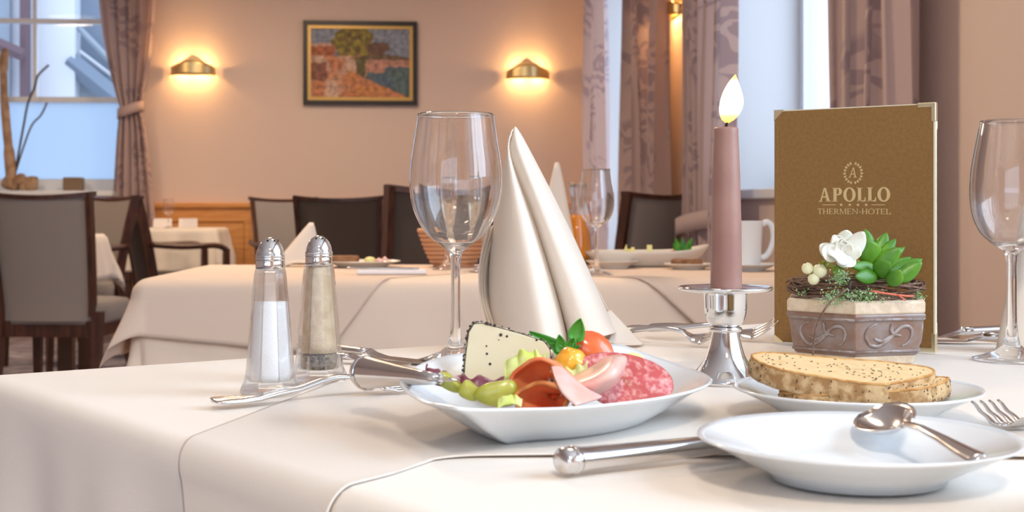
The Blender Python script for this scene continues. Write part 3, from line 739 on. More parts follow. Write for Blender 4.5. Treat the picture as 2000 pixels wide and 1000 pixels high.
def flute(px, py, label, fill=.55):
    c = P(px, py); e = wine_glass(label, (c.x, c.y, Z0), .20, [(.004, .085), (.010, .095), (.019, .118), (.0235, .145), (.0235, .17), (.021, .20)], .031, .0035, 'champagne glasses', 28)
    MB().lathe([(0, .0965), (.0085, .0975), (.017, .118), (.0215, .145), (.0222, .155), (0, .155)], 24).build('sparkling_wine', 'wine', e)
flute(872, 527, 'champagne glass with pale wine beside the bread basket')
flute(944, 531, 'champagne glass with pale wine behind the folded napkin')
# orange juice carafe
c = P(1127, 521)
e = thing('juice_carafe', 'glass carafe of orange juice behind the white napkins', 'carafe', (c.x, c.y, Z0))
pr = [(.030, .001), (.033, .004), (.034, .03), (.031, .07), (.024, .105), (.0155, .135), (.0135, .155), (.0165, .180), (.0205, .192)]
MB().lathe([(0, .001)] + pr + [(r - .0018, z) for r, z in pr[:0:-1]] + [(.028, .006), (0, .006)], 32).build('flask', 'shaker_glass', e)
MB().lathe([(0, .0065), (.0275, .0065), (.0310, .03), (.0282, .07), (.0213, .105), (.0170, .118), (0, .118)], 32).build('orange_juice', 'juice', e)

# ================================================================= NAPKIN CONES
def napkin_front():
    """folded pyramid behind the cheese plate; rows run from the tip down, given as (pixel, pixel, distance)"""
    base = Vector((IM(1090, 672, 1.34).x, 1.34, Z0))
    e = thing('folded_napkin', 'tall cream linen napkin folded into a cone beside the wine glass', 'napkin', base)
    def S(name, rows, nu=16, nv=24, th=.0011):
        rows = [[IM(*p) - base for p in r] for r in rows]
        for r in rows:
            for p in r: p.z = max(p.z, .0012)
        return MB().grid(sheet_rows(rows, nu, nv)).build(name, 'napkin', e, solid=th)
    # left front panel, curling to a fold in the middle
    S('front_panel', [[(1004, 251, 1.318), (1001, 254, 1.31), (999, 259, 1.306), (1003, 266, 1.312)],
                      [(990, 297, 1.325), (990, 298, 1.300), (994, 300, 1.293), (999, 306, 1.310)],
                      [(966, 430, 1.335), (985, 430, 1.288), (1022, 430, 1.272), (1044, 432, 1.300)],
                      [(952, 560, 1.340), (990, 565, 1.278), (1050, 565, 1.250), (1084, 562, 1.292)],
                      [(962, 640, 1.340), (1000, 655, 1.272), (1068, 655, 1.238), (1104, 640, 1.290)],
                      [(975, 690, 1.338), (1010, 698, 1.270), (1078, 692, 1.236), (1106, 668, 1.288)]])
    # right front panel
    S('side_panel', [[(1003, 266, 1.312), (1004, 252, 1.314), (1006, 248, 1.318), (1010, 252, 1.325)],
                     [(997, 305, 1.300), (1012, 290, 1.292), (1024, 284, 1.304), (1030, 286, 1.330)],
                     [(1040, 430, 1.302), (1062, 425, 1.280), (1086, 420, 1.296), (1098, 418, 1.345)],
                     [(1080, 560, 1.296), (1112, 560, 1.268), (1148, 556, 1.286), (1160, 552, 1.360)],
                     [(1104, 640, 1.292), (1140, 640, 1.262), (1182, 632, 1.284), (1192, 626, 1.362)],
                     [(1108, 672, 1.292), (1150, 664, 1.262), (1196, 652, 1.284), (1203, 650, 1.362)]])
    # back sheet with its tail lying on the table to the right
    S('back_panel', [[(1000, 262, 1.322), (1004, 256, 1.33), (1009, 254, 1.335)],
                     [(985, 330, 1.345), (1010, 320, 1.372), (1036, 310, 1.352)],
                     [(962, 450, 1.355), (1040, 440, 1.405), (1104, 430, 1.365)],
                     [(948, 560, 1.358), (1060, 560, 1.425), (1160, 550, 1.380)],
                     [(958, 640, 1.358), (1080, 640, 1.430), (1205, 632, 1.385)],
                     [(970, 672, 1.358), (1090, 666, 1.430), (1250, 668, 1.372)]])
    S('tail', [[(1180, 610, 1.370), (1192, 606, 1.384)], [(1192, 645, 1.350), (1225, 640, 1.376)], [(1185, 668, 1.325), (1245, 661, 1.370)], [(1150, 674, 1.310), (1256, 670, 1.366)], [(1140, 676, 1.306), (1252, 675.5, 1.348)]], 10, 16)
    # layered hems curling out on the left
    for k, (dx, dd) in enumerate(((0, 0), (7, .006), (14, .013))):
        S('hem_layer', [[(955 + dx, 440, 1.330 + dd), (968 + dx, 448, 1.36 + dd)], [(938 + dx * .8, 505, 1.318 + dd), (962 + dx, 510, 1.36 + dd)], [(936 + dx * .6, 565, 1.312 + dd), (960 + dx, 570, 1.36 + dd)],
                        [(946 + dx * .8, 620, 1.310 + dd), (966 + dx, 625, 1.36 + dd)], [(966 + dx, 672, 1.312 + dd), (985 + dx, 672, 1.355 + dd)]], 6, 16)
    return e
napkin_front()
def napkin_cone(label, loc, h, rbase, rz=0.0, lean=0.0):
    e = thing('folded_napkin', label, 'napkin', loc, rz)
    rows = []
    for k in range(13):
        t = k / 12; r = []
        for i in range(29):
            a = -2.6 + 5.2 * i / 28; rad = (.004 + rbase * t ** .9) * (1 + .12 * math.sin(3 * a) * t)
            r.append((rad * math.sin(a) + lean * (1 - t), -rad * math.cos(a) * .8, max(.001, h * (1 - t) + (.012 * math.cos(2 * a) if k == 12 else 0) + .0)))
        rows.append(r)
    MB().grid(rows).build('cone_panel', 'napkin', e, solid=.001)
    rows = [[(p[0] * .93 + .004, p[1] * .93 + .006, max(.001, p[2] * .985)) for p in r[2:20]] for r in rows]
    MB().grid(rows).build('inner_fold', 'napkin', e, solid=.001)
    return e
c = P(1088, 527); napkin_cone('cream napkin cone standing next to the juice carafe', (c.x, c.y, Z0), .232, .047, .3)
c = P(560, 522); napkin_cone('cream napkin cone behind the pepper shaker', (c.x + .02, c.y + .05, Z0), .10, .05, .2, .028)
napkin_cone('cream napkin cone on the far table beside the wine glass', (T3o.x + .06, T3o.y + .15, Z0), .17, .05, .2)
c = IM(2040, 600, 1.30); napkin_cone('white napkin cone behind the wine glass next to the menu', (c.x - .008, 1.30, Z0), .15, .03, .1, -.004)
napkin_cone('white napkin cone near the fork on the right of the table', (.2795, .60, Z0), .11, .046, .2)

# ================================================================= SHAKERS
def shaker(label, px, py, fill, rz):
    c = P(px, py); e = thing('salt_shaker' if fill == 'salt' else 'pepper_shaker', label, 'shaker', (c.x, c.y, Z0), rz)
    # eight-sided tapering glass with a flared foot
    def oct(r, z): return [(r * math.cos(2 * math.pi * (j + .5) / 8), r * math.sin(2 * math.pi * (j + .5) / 8), z) for j in range(8)]
    pr = [(.0205, 0), (.0232, .001), (.0232, .0035), (.0205, .009), (.0188, .018), (.0172, .035), (.0150, .060), (.0132, .080), (.0125, .0865), (.0118, .0895), (.0095, .092)]
    inn = [(.0085, .092), (.0098, .085), (.0104, .078), (.0122, .055), (.0140, .03), (.0150, .014), (.0135, .0085)]
    m = MB(); rings = [oct(r, z) for r, z in pr] + [oct(r, z) for r, z in inn]
    m.loft(rings); o = m.build('glass_body', 'shaker_glass', e, smooth=False, bevel=.0012)
    lev = .066 if fill == 'salt' else .0895
    tab = [(.0086, .0132), (.0145, .0147), (.03, .0137), (.055, .0119), (.078, .0101), (.0895, .0085)]
    def ri(z):
        for (a, b), (c_, d) in zip(tab, tab[1:]):
            if z <= c_: return lerp(b, d, (z - a) / (c_ - a))
        return tab[-1][1]
    zs = [.0088, .014, .03, .045, .06, lev] if fill == 'salt' else [.0215, .03, .045, .06, .078, lev]
    f = MB(); f.lathe([(0, zs[0])] + [(ri(z) * .93, z) for z in zs] + [(0, lev + .0006)], 28)
    f.build('salt_fill' if fill == 'salt' else 'pepper_fill', 'salt' if fill == 'salt' else 'pepper', e)
    if fill != 'salt': MB().lathe([(0, .0088)] + [(ri(z) * .93, z) for z in (.0088, .0125, .0208)] + [(0, .0208)], 28).build('coarse_pepper', 'pepper_dark', e)
    cap = [(0, .0895), (.0102, .0895), (.0106, .0905), (.0106, .0955), (.0103, .0962), (.0108, .097), (.0108, .0980), (.0103, .0985), (.0108, .0990), (.0108, .1000), (.0101, .1008), (.0098, .1035), (.0083, .1075), (.0058, .1108), (.0028, .1127), (0, .1132)]
    co = MB().lathe(cap, 32).build('cap', 'chrome', e)
    for a in (-1.9, -1.0, -.1, 2.3):
        rr, zz = .0056, .1112
        MB().lathe([(0, 0), (.0009, .0002), (0, .0006)], 8).build('hole', 'wick', co, loc=(rr * math.cos(a) , rr * math.sin(a), zz - .0003))
    return e
shaker('glass salt shaker filled with white salt, chrome cap', 528, 767, 'salt', .15)
shaker('glass pepper shaker filled with grey pepper, chrome cap', 623, 742, 'pepper', .05)

# ================================================================= CUTLERY
def ring8(x, w_, t, z, n=10):
    return [(x, w_ * math.cos(2 * math.pi * j / n), z + t * math.sin(2 * math.pi * j / n)) for j in range(n)]
def fork(label, p0, p1, zprof, L=None, roll=0.0, wide=.0115, group=None, flip=False):
    """p0 = handle end, p1 = tine tips (world xy on the table); zprof table of (t, height)"""
    p0, p1 = Vector(p0), Vector(p1); d = p1 - p0; d.z = 0; L = L or d.length
    e = thing('fork', label, 'fork', (p0.x, p0.y, Z0), math.atan2(d.y, d.x), group); e.rotation_euler = (roll, 0, math.atan2(d.y, d.x)); e.location.z += .011 * math.sin(abs(roll))
    wt = [(0, .0065), (.02, .0092), (.12, .0088), (.35, .0045), (.58, .0032), (.66, .0040), (.74, .0100), (.80, wide)]
    tt = [(0, .0012), (.05, .0020), (.5, .0022), (.66, .0016), (.8, .0010)]
    ts = [0, .004, .012, .03, .07, .12, .2, .3, .4, .5, .58, .63, .66, .69, .72, .75, .78, .80]
    m = MB(); m.loft([ring8(t * L, interp(wt, t) * (.55 if t == 0 else 1), interp(tt, t), interp(zprof, t)) for t in ts]); m.build('handle', 'silver', e)
    for k in range(4):
        y = (k - 1.5) * wide * .52; tm = MB(); rings = []
        for t in (.79, .82, .86, .9, .94, .975, 1.0):
            r = lerp(wide * .20, wide * .09, max(0, (t - .86) / .14)); rings.append([(x_, y_ + y, z_) for x_, y_, z_ in ring8(t * L, r, lerp(.0011, .0007, (t - .79) / .21), interp(zprof, t), 6)])
        tm.loft(rings).build('tine', 'silver', e)
    return e
def knife(label, p0, p1, hr=.42, hw=.0095, ht=.0065, zoff=.0, tilt=0.0, endknob=True, z0=0.0, st=None):
    p0, p1 = Vector(p0), Vector(p1); d = p1 - p0; L = Vector((d.x, d.y, 0)).length
    e = thing('table_knife', label, 'knife', (p0.x, p0.y, Z0 + z0), math.atan2(d.y, d.x)); e.rotation_euler = (0, -tilt, math.atan2(d.y, d.x))
    hl = hr * L; zc_ = ht + .0004
    st = st or [(0, .35), (.006, .8), (.02, 1.0), (.06, 1.04), (.12, .94), (.16, .90), (.35, .84), (.6, .76), (.85, .70), (1, .72)]
    MB().loft([ring8(t * hl, hw * s_, ht * (s_ if t < .1 or hw == ht else lerp(.92, .72, t)), zc_ * 1 - (0 if t < .1 else 0), 14) for t, s_ in st]).build('handle', 'silver', e)
    MB().loft([ring8(.055 * hl, hw * 1.06, ht * 1.06, zc_, 14), ring8(.065 * hl, hw * 1.09, ht * 1.08, zc_, 14), ring8(.08 * hl, hw * 1.06, ht * 1.03, zc_, 14)]).build('collar', 'silver', e) if endknob else None
    b = MB(); rr = []
    for t in (0, .04, .1, .25, .5, .75, .9, .97, 1.0):
        x_ = hl * .985 + t * (L - hl * .985); hwid = lerp(.0065, .0098, min(1, t * 5)) * (1 if t < .75 else math.sqrt(max(.02, 1 - ((t - .75) / .26) ** 2)))
        zz = lerp(zc_, zc_ if z0 > .01 else .0016, min(1, t * 4)); th = lerp(.0035, .0009, min(1, t * 8))
        rr.append([(x_, -hwid * .8, zz - th * .4), (x_, hwid * .6, zz - th), (x_, hwid, zz), (x_, hwid * .6, zz + th), (x_, -hwid * .8, zz + th * .4)])
    b.loft(rr).build('blade', 'silver', e, smooth=False)
    return e
ZF = [(0, .0035), (.03, .003), (.15, .0025), (.35, .006), (.58, .0135), (.68, .013), (.80, .0045), (.88, .0022), (.94, .0035), (1, .0095)]
fork('silver fork lying below the salt and pepper shakers', P(414, 796), P(818, 764), ZF, roll=R_(7))
ZF2 = [(0, .0175), (.2, .016), (.45, .014), (.6, .012), (.70, .004), (.80, .002), (.88, .004), (.94, .010), (1, .017)]
def place_fork(label, pa, pb, zp, **k): return fork(label, pa, pb, zp, **k)
fork('silver fork lying between the folded napkin and the candle holder', (.106, 1.398, 0), (.208, 1.342, 0), [(0, .006), (.2, .010), (.45, .0125), (.6, .011), (.72, .002), (.80, .002), (.87, .006), (.94, .013), (1, .022)], wide=.0115, roll=R_(24))
fork('silver fork lying behind the candle holder', (.142, 1.44, 0), (.272, 1.40, 0), [(0, .006), (.25, .008), (.5, .0115), (.62, .008), (.72, .002), (.80, .002), (.87, .007), (.94, .014), (1, .023)], wide=.0115, roll=R_(24))
fork('silver fork lying to the right of the bread plate', (.345, .725, 0), (.297, .868, 0), [(0, .004), (.3, .006), (.55, .0125), (.68, .011), (.78, .003), (.85, .0025), (.92, .007), (1, .0135)], wide=.0125)
knife('silver knife lying before the cheese plate, handle with rounded end', P(1091, 929), (.219, .806, 0), hr=.57, hw=.0085, ht=.0068)
knife('silver knife lying behind the pepper shaker', P(618, 687), P(850, 713), hr=.46, hw=.0085, ht=.0045)
knife('second silver knife lying behind the pepper shaker', P(600, 700), P(800, 716), hr=.44, hw=.0075, ht=.004)
knife('silver knife lying behind the menu beside the wine glass', (.575, 1.372, 0), (.40, 1.388, 0), hr=.60, hw=.0085, ht=.006)
knife('second silver knife lying behind the menu', (.545, 1.43, 0), (.385, 1.412, 0), hr=.52, hw=.0075, ht=.006, tilt=-.03, z0=.004)
# thick handled knife whose butt sticks out over the edge of the cheese plate
e = knife('chrome knife with thick flared handle leaning on the cheese plate', (-.0945, .882, 0), (-.0350, .785, 0), hr=.86, hw=.0110, ht=.0110, z0=.0185, tilt=.06, endknob=True, st=[(0, .75), (.008, .95), (.03, 1.0), (.08, 1.0), (.13, .93), (.3, .78), (.55, .58), (.8, .42), (1, .30)])
def spoon():
    a = Vector((.197, .752, 0)); b = Vector((.2165, .633, 0))
    d = b - a; L = d.length
    e = thing('teaspoon', 'silver teaspoon lying in the empty white side plate', 'spoon', (a.x, a.y, Z0 + .0165), math.atan2(d.y, d.x)); e.rotation_euler = (R_(24), R_(1), math.atan2(d.y, d.x))
    rows = []; bl = .046
    for i in range(13):
        t = i / 12; x_ = t * bl; hw_ = .0155 * (math.sin(math.pi * min(1, t * .94 + .03) ** .8)) ** .6
        r = []
        for j in range(13):
            u = j / 12 * 2 - 1
            dep = .0075 * (1 - u * u) * math.sin(math.pi * min(1, t * .95 + .02))
            r.append((x_, u * hw_, .009 - dep))
        rows.append(r)
    MB().grid(rows).build('spoon_bowl', 'silver', e, solid=.0011)
    m = MB(); st = [(bl * .93, .0035, .0088), (bl * 1.05, .0025, .0100), (.065, .0023, .0108), (.085, .0032, .0092), (.105, .0045, .0066), (L - .005, .0052, .0058), (L, .0030, .0058)]
    m.loft([ring8(x_, w_, .0013, z_) for x_, w_, z_ in st]).build('handle', 'silver', e)
    return e
spoon()

# ================================================================= PLATES
def plate(label, loc, r, h, base, m='porcelain', well=.62, group=None, name='side_plate'):
    e = thing(name, label, 'plate', loc, 0, group)
    pr = [(0, .0015), (base * .93, .0015), (base * .94, 0), (base, 0), (base * 1.03, .003), (r * .75, h * .52), (r * .93, h * .88), (r * .995, h * .985), (r, h), (r * .993, h + .0012), (r * .95, h - .0008),
          (r * well * 1.12, h * .62), (r * well, h * .48), (r * well * .85, .0062), (r * .28, .0052), (r * .27, .0046), (0, .0046)]
    MB().lathe(pr, 64).build('dish', m, e)
    return e
PL1 = (.1724, .690, Z0); plate('empty white side plate with teaspoon in front of the bread plate', PL1, .0795, .0205, .043)
PL2 = (.2205, .884, Z0); plate('white side plate holding two bread slices', PL2, .0785, .0195, .045, well=.66)
# cheese plate: elongated dish with curled corners
CP = Vector((.028, .868, Z0))
def cheese_plate():
    e = thing('serving_plate', 'white porcelain dish with curled corners holding cheese and ham', 'plate', CP)
    rim = [(-.068, .826, .0305), (-.052, .770, .0268), (-.036, .735, .0285), (-.029, .724, .0290), (-.018, .731, .0272), (.002, .742, .0258), (.030, .752, .0250), (.060, .773, .0245), (.090, .804, .0240), (.114, .842, .0235), (.1285, .885, .0232), (.129, .928, .0228),
           (.118, .970, .0235), (.099, 1.004, .0275), (.078, 1.018, .033), (.045, .985, .034), (.005, .944, .0365), (-.030, .902, .039), (-.054, .864, .0375)]
    rim = catmull(rim, 96, True); cen = Vector((.030, .866, 0))
    rings = []
    def ringf(s, zf, lift=0.0, sq=None):
        r = []
        for p in rim:
            q = Vector((cen.x + (p.x - cen.x) * s, cen.y + (p.y - cen.y) * s, 0)); r.append((q.x - CP.x, q.y - CP.y, max(0.0, p.z * zf + lift)))
        return r
    outer = [(.02, 0, .0016), (.50, 0, .0016), (.505, 0, 0), (.55, 0, 0), (.60, .10, 0), (.74, .42, 0), (.90, .82, 0), (.985, .975, 0), (1.0, 1.0, .0004)]
    inner = [(.99, 1.0, .0014), (.96, .95, .0012), (.86, .70, .0030), (.72, .36, .0035), (.58, .14, .0040), (.40, 0, .0058), (.02, 0, .0055)]
    MB().loft([ringf(*q) for q in outer + inner]).build('dish', 'porcelain', e)
    return e
cheese_plate()
# ================================================================= FOOD ON THE CHEESE PLATE
def prism_px(name, pix, d, thick, m, parent, base, bevel=.0015):
    a = [IM(x_, y_, d) - base for x_, y_ in pix]; b = [p + Vector((thick[0], thick[1], thick[2])) for p in a]
    return MB().loft([a, b]).build(name, m, parent, smooth=False, bevel=bevel)
base = Vector((-.01, .885, Z0 + .009))
e = thing('cheese_slice', 'thick slice of white cheese with peppered rind', 'cheese', base)
ck = [(905, 752), (908, 700), (915, 648), (925, 632), (942, 631), (1020, 652), (1062, 666), (1074, 682), (1076, 764)]
prism_px('cheese_block', ck, .862, (.004, .016, -.007), 'cheese', e, base, .001)
cr = [IM(x_, y_, .8615) - base for x_, y_ in ck]
cen = sum(cr, Vector()) / len(cr)
MB().loft([[p * 1.0 + (p - cen).normalized() * g + Vector((.004 * t, .0165 * t, -.007 * t)) for p in cr] for t, g in ((.03, .0003), (.04, .0011), (.97, .0011), (1.01, .0003))], closed=True, cap=False).build('pepper_rind', 'crust_pepper', e)
for q in range(46):
    i = random.randrange(len(cr) - 2); u = random.random(); p = cr[i].lerp(cr[i + 1], u)
    MB().ball(p + (p - cen).normalized() * .0008 + Vector((0, random.uniform(-.0004, .004), 0)), random.uniform(.0005, .0011), 6, 4).build('peppercorn', 'peppercorn', e) if q < 40 else None
for x_, y_, r in ((978, 654, .0011), (990, 657, .0008), (950, 676, .0006), (951, 691, .0008), (957, 711, .0009), (1048, 664, .0008), (1010, 703, .0004), (974, 664, .0004)):
    MB().ball(IM(x_, y_, .8618) - base, r, 7, 5, (1, .4, 1)).build('peppercorn', 'peppercorn', e)
def roll(name, label, cpx, cpy, d, rad, length, turns, m_in, cat, a0=0.0, tip=None, squash=1.0, ang=0.0, flare=0.0, edge=None):
    """slice of ham rolled up, its opening facing the camera"""
    c_ = IM(cpx, cpy, d); e = thing(name, label, cat, c_, ang)
    n = 40; rows = []
    for k in range(8):
        t = k / 7; r = []
        for i in range(n + 1):
            u = i / n; a = a0 + turns * 2 * math.pi * u; rr = rad * (1 - .30 * u) * lerp(1, 1 - flare, t ** 2) * (1 + .05 * math.sin(5 * a + k))
            r.append((rr * math.cos(a), length * t + .002 * math.sin(3 * a), rr * math.sin(a) * squash))
        rows.append(r)
    MB().grid(rows).build('rolled_slice', m_in, e, solid=.0013)
    if edge:
        MB().tube(rows[0], .00135, 6).build('rind', edge, e)
    return e
roll('ham_roll', 'rolled smoked ham slice with orange rind beside the salami', 1054, 757, .815, .0203, .026, 1.25, 'ham_smoked', 'ham', a0=-.5, squash=.88, ang=-.30, flare=.85, edge='ham_smoked')
roll('ham_roll', 'rolled smoked ham slice with browned edge at the dish rim', 1060, 786, .788, .0190, .026, 1.05, 'ham_smoked', 'ham', a0=-.1, squash=.62, ang=-.30, flare=.85, edge='ham_edge')
def sheet_thing(name, label, cat, rows, m, nu=14, nv=14, th=.0013, parts=None):
    pts = [[IM(*p) for p in r] for r in rows]; c_ = sum((p for r in pts for p in r), Vector()) / sum(len(r) for r in pts); c_.z = min(p.z for r in pts for p in r)
    e = thing(name, label, cat, c_)
    MB().grid(sheet_rows([[p - c_ for p in r] for r in pts], nu, nv)).build(parts or 'slice', m, e, solid=th)
    return e
sheet_thing('ham_slice', 'pale pink fat strip of ham draped from the rolled ham', 'ham',
            [[(1076, 716, .812), (1092, 712, .818), (1100, 718, .83)], [(1085, 742, .788), (1108, 734, .800), (1118, 736, .82)], [(1098, 766, .772), (1128, 756, .79), (1138, 752, .815)], [(1125, 792, .764), (1160, 782, .788), (1175, 776, .81)]], 'ham_fat')
sheet_thing('ham_slice', 'folded slice of pink cooked ham leaning on the salami', 'ham',
            [[(1112, 742, .835), (1150, 722, .840), (1185, 700, .845), (1205, 696, .850)], [(1118, 752, .815), (1160, 735, .812), (1200, 706, .818), (1222, 700, .835)], [(1128, 762, .812), (1165, 750, .806), (1200, 735, .808), (1216, 722, .828)], [(1140, 775, .83), (1165, 770, .83), (1190, 758, .835), (1205, 745, .842)]], 'ham_pink', th=.0022)
c_ = IM(1220, 739, .856); e = thing('salami_slice', 'round slice of marbled red salami leaning in the dish', 'salami', c_)
rot = Matrix.Rotation(R_(8), 3, 'Z') @ Matrix.Rotation(R_(9), 3, 'Y') @ Matrix.Rotation(R_(-36), 3, 'X')
n = 40; outl = [Vector((.0315 * math.cos(a), .0, .0195 * math.sin(a))) for a in [2 * math.pi * q / n for q in range(n)]]
rings = []
for y_, s_ in ((0.0008, .0), (0, .95), (.0006, 1.0), (.0024, 1.0), (.003, .95), (.003, .0)):
    rings.append([rot @ Vector((p.x * s_, y_ + .002 * math.cos(2 * p.x / .03), p.z * s_)) for p in outl])
MB().loft(rings, cap=False).build('slice', 'salami', e)
# tomato wedge, physalis, greens
c_ = IM(1152, 690, .905); e = thing('tomato_wedge', 'red tomato wedge behind the orange berry', 'tomato', c_)
rows = []
for i in range(13):
    a = math.pi * i / 12; r = []
    for j in range(9):
        b = R_(-48) + R_(96) * j / 8
        rad = .0235
        r.append((rad * (math.sin(a) * math.sin(b)) * .95 + .0, -rad * math.sin(a) * math.cos(b) * .55, rad * math.cos(a) * .62))
    rows.append(r)
m = MB(); m.grid(rows)
for j in (0, 8): m.add([rows[i][j] for i in range(13)] + [(0, .004, 0)], [(i, i + 1, 13) for i in range(12)])
rt = Matrix.Rotation(R_(38), 3, 'Y'); m.v = [rt @ Vector(v) for v in m.v]
m.build('flesh', 'tomato', e)
c_ = IM(1114, 709, .862); e = thing('physalis_berry', 'glossy orange physalis berry between cheese and salami', 'fruit', c_)
m = MB(); rows = []
for i in range(15):
    th_ = math.pi * i / 14; r = []
    for j in range(33):
        ph = 2 * math.pi * j / 32; rad = .0105 * (1 - .10 * abs(math.cos(2.5 * ph)) ** 3 * math.sin(th_))
        r.append((rad * math.sin(th_) * math.cos(ph), rad * math.sin(th_) * math.sin(ph), rad * .92 * math.cos(th_)))
    rows.append(r)
m.grid(rows); rt = Matrix.Rotation(R_(55), 3, 'X'); m.v = [rt @ v for v in m.v]; m.build('fruit', 'physalis', e)
def leaf(parent, base_, tip, wid, m, name='leaf', cup=.2, normal=None, thick=.0006, n=8, belly=.55):
    base_, tip = Vector(base_), Vector(tip); ax = tip - base_; L = ax.length; ax.normalize()
    nr = Vector(normal or (0, -1, .3)); side = ax.cross(nr).normalized(); nr = side.cross(ax).normalized()
    rows = []
    for i in range(n + 1):
        t = i / n; hw_ = wid * math.sin(math.pi * t ** belly) ** .75 if 0 < t < 1 else wid * .06
        r = []
        for j in range(7):
            u = j / 6 * 2 - 1
            r.append(base_ + ax * (L * t) + side * (u * hw_) + nr * (cup * wid * (u * u - .5) - cup * L * .25 * math.sin(math.pi * t)))
        rows.append(r)
    return MB().grid(rows).build(name, m, parent, solid=thick)
bs = IM(1110, 690, .885); e = thing('herb_sprig', 'green herb sprig with oval leaves behind the orange berry', 'herb', bs)
for bp_, tp_, wd in (((1106, 690), (1034, 648), .0050), ((1100, 690), (1058, 672), .0045), ((1098, 690), (1092, 654), .0042), ((1108, 690), (1122, 660), .0044), ((1122, 668), (1134, 622), .0055), ((1112, 692), (1132, 674), .0018)):
    leaf(e, IM(*bp_, .885) - bs, IM(*tp_, .884) - bs, wd, 'leaf_green', cup=.35)
MB().tube([IM(1108, 700, .886) - bs, IM(1118, 680, .885) - bs, IM(1123, 662, .885) - bs], .0008, 6).build('stem', 'leaf_green', e)
def ruffle(name, label, cat, pts, d, hgt, m, amp=.003, waves=3.5, th=.0008):
    c_ = IM(*pts[0], d); e = thing(name, label, cat, c_)
    n = 90; line = catmull([IM(x_, y_, d) - c_ for x_, y_ in pts], n); rows = []
    for k in range(8):
        t = k / 7
        rows.append([p + Vector((amp * .5 * t * math.cos(2 * math.pi * waves * i / n), amp * t * t * math.sin(2 * math.pi * waves * i / n) + .008 * t * t, hgt * math.sin(t * 1.9) * (1 + .12 * math.sin(2 * math.pi * waves * 1.3 * i / n + 1)) + amp * .25 * t * math.sin(2 * math.pi * waves * 2.1 * i / n))) for i, p in enumerate(line)])
    MB().grid(rows).build('leaf', m, e, solid=th)
    return e
ruffle('lettuce_leaf', 'pale green lettuce frill before the cheese slice', 'lettuce', [(984, 745), (1000, 735), (1020, 722), (1045, 720), (1062, 726)], .838, .010, 'lettuce', .003, 3)
ruffle('lettuce_leaf', 'pale green lettuce frill beneath the orange berry', 'lettuce', [(1070, 738), (1095, 745), (1120, 748), (1145, 735)], .845, .008, 'lettuce', .0025, 3)
ruffle('radicchio_leaf', 'dark red radicchio leaf at the left end of the dish', 'lettuce', [(828, 745), (850, 752), (890, 762), (930, 765), (980, 770)], .812, .0080, 'radicchio', .003, 4)
ruffle('lettuce_leaf', 'pale green lettuce frill at the dish rim beside the ham roll', 'lettuce', [(972, 800), (985, 792), (1005, 790), (1018, 796)], .770, .004, 'lettuce', .0015, 2)
def gherkin(label, pix, d, dep):
    c_ = IM(sum(p[0] for p in pix) / len(pix), max(p[1] for p in pix), d); e = thing('gherkin_slice', label, 'pickle', c_)
    o_ = catmull([IM(x_, y_, d) - c_ for x_, y_ in pix], 28, True); cen = sum(o_, Vector()) / len(o_)
    MB().loft([[cen + (p - cen) * s_ + Vector((.3 * y_, y_, 0)) for p in o_] for s_, y_ in ((.02, -.0005), (.86, -.0004), (.97, .0006), (1.0, dep * .5), (.9, dep), (.02, dep))]).build('flesh', 'gherkin', e)
gherkin('yellow green gherkin piece beside the radicchio leaf', [(846, 736), (866, 727), (888, 745), (908, 764), (888, 768), (862, 756)], .806, .006)
gherkin('yellow green gherkin piece in the middle of the three', [(894, 768), (906, 743), (922, 752), (940, 768), (928, 784), (908, 780)], .799, .006)
gherkin('large yellow green gherkin piece below the cheese slice', [(924, 776), (936, 755), (962, 747), (1000, 747), (1006, 788), (980, 795), (950, 792)], .796, .010)
c_ = IM(1238, 703, .905); e = thing('potato_slice', 'small yellow potato piece behind the salami', 'potato', c_)
MB().ball((0, 0, 0), .0075, 14, 8, (1.0, .7, .62), Matrix.Rotation(.1, 3, 'Y')).build('flesh', 'potato', e)

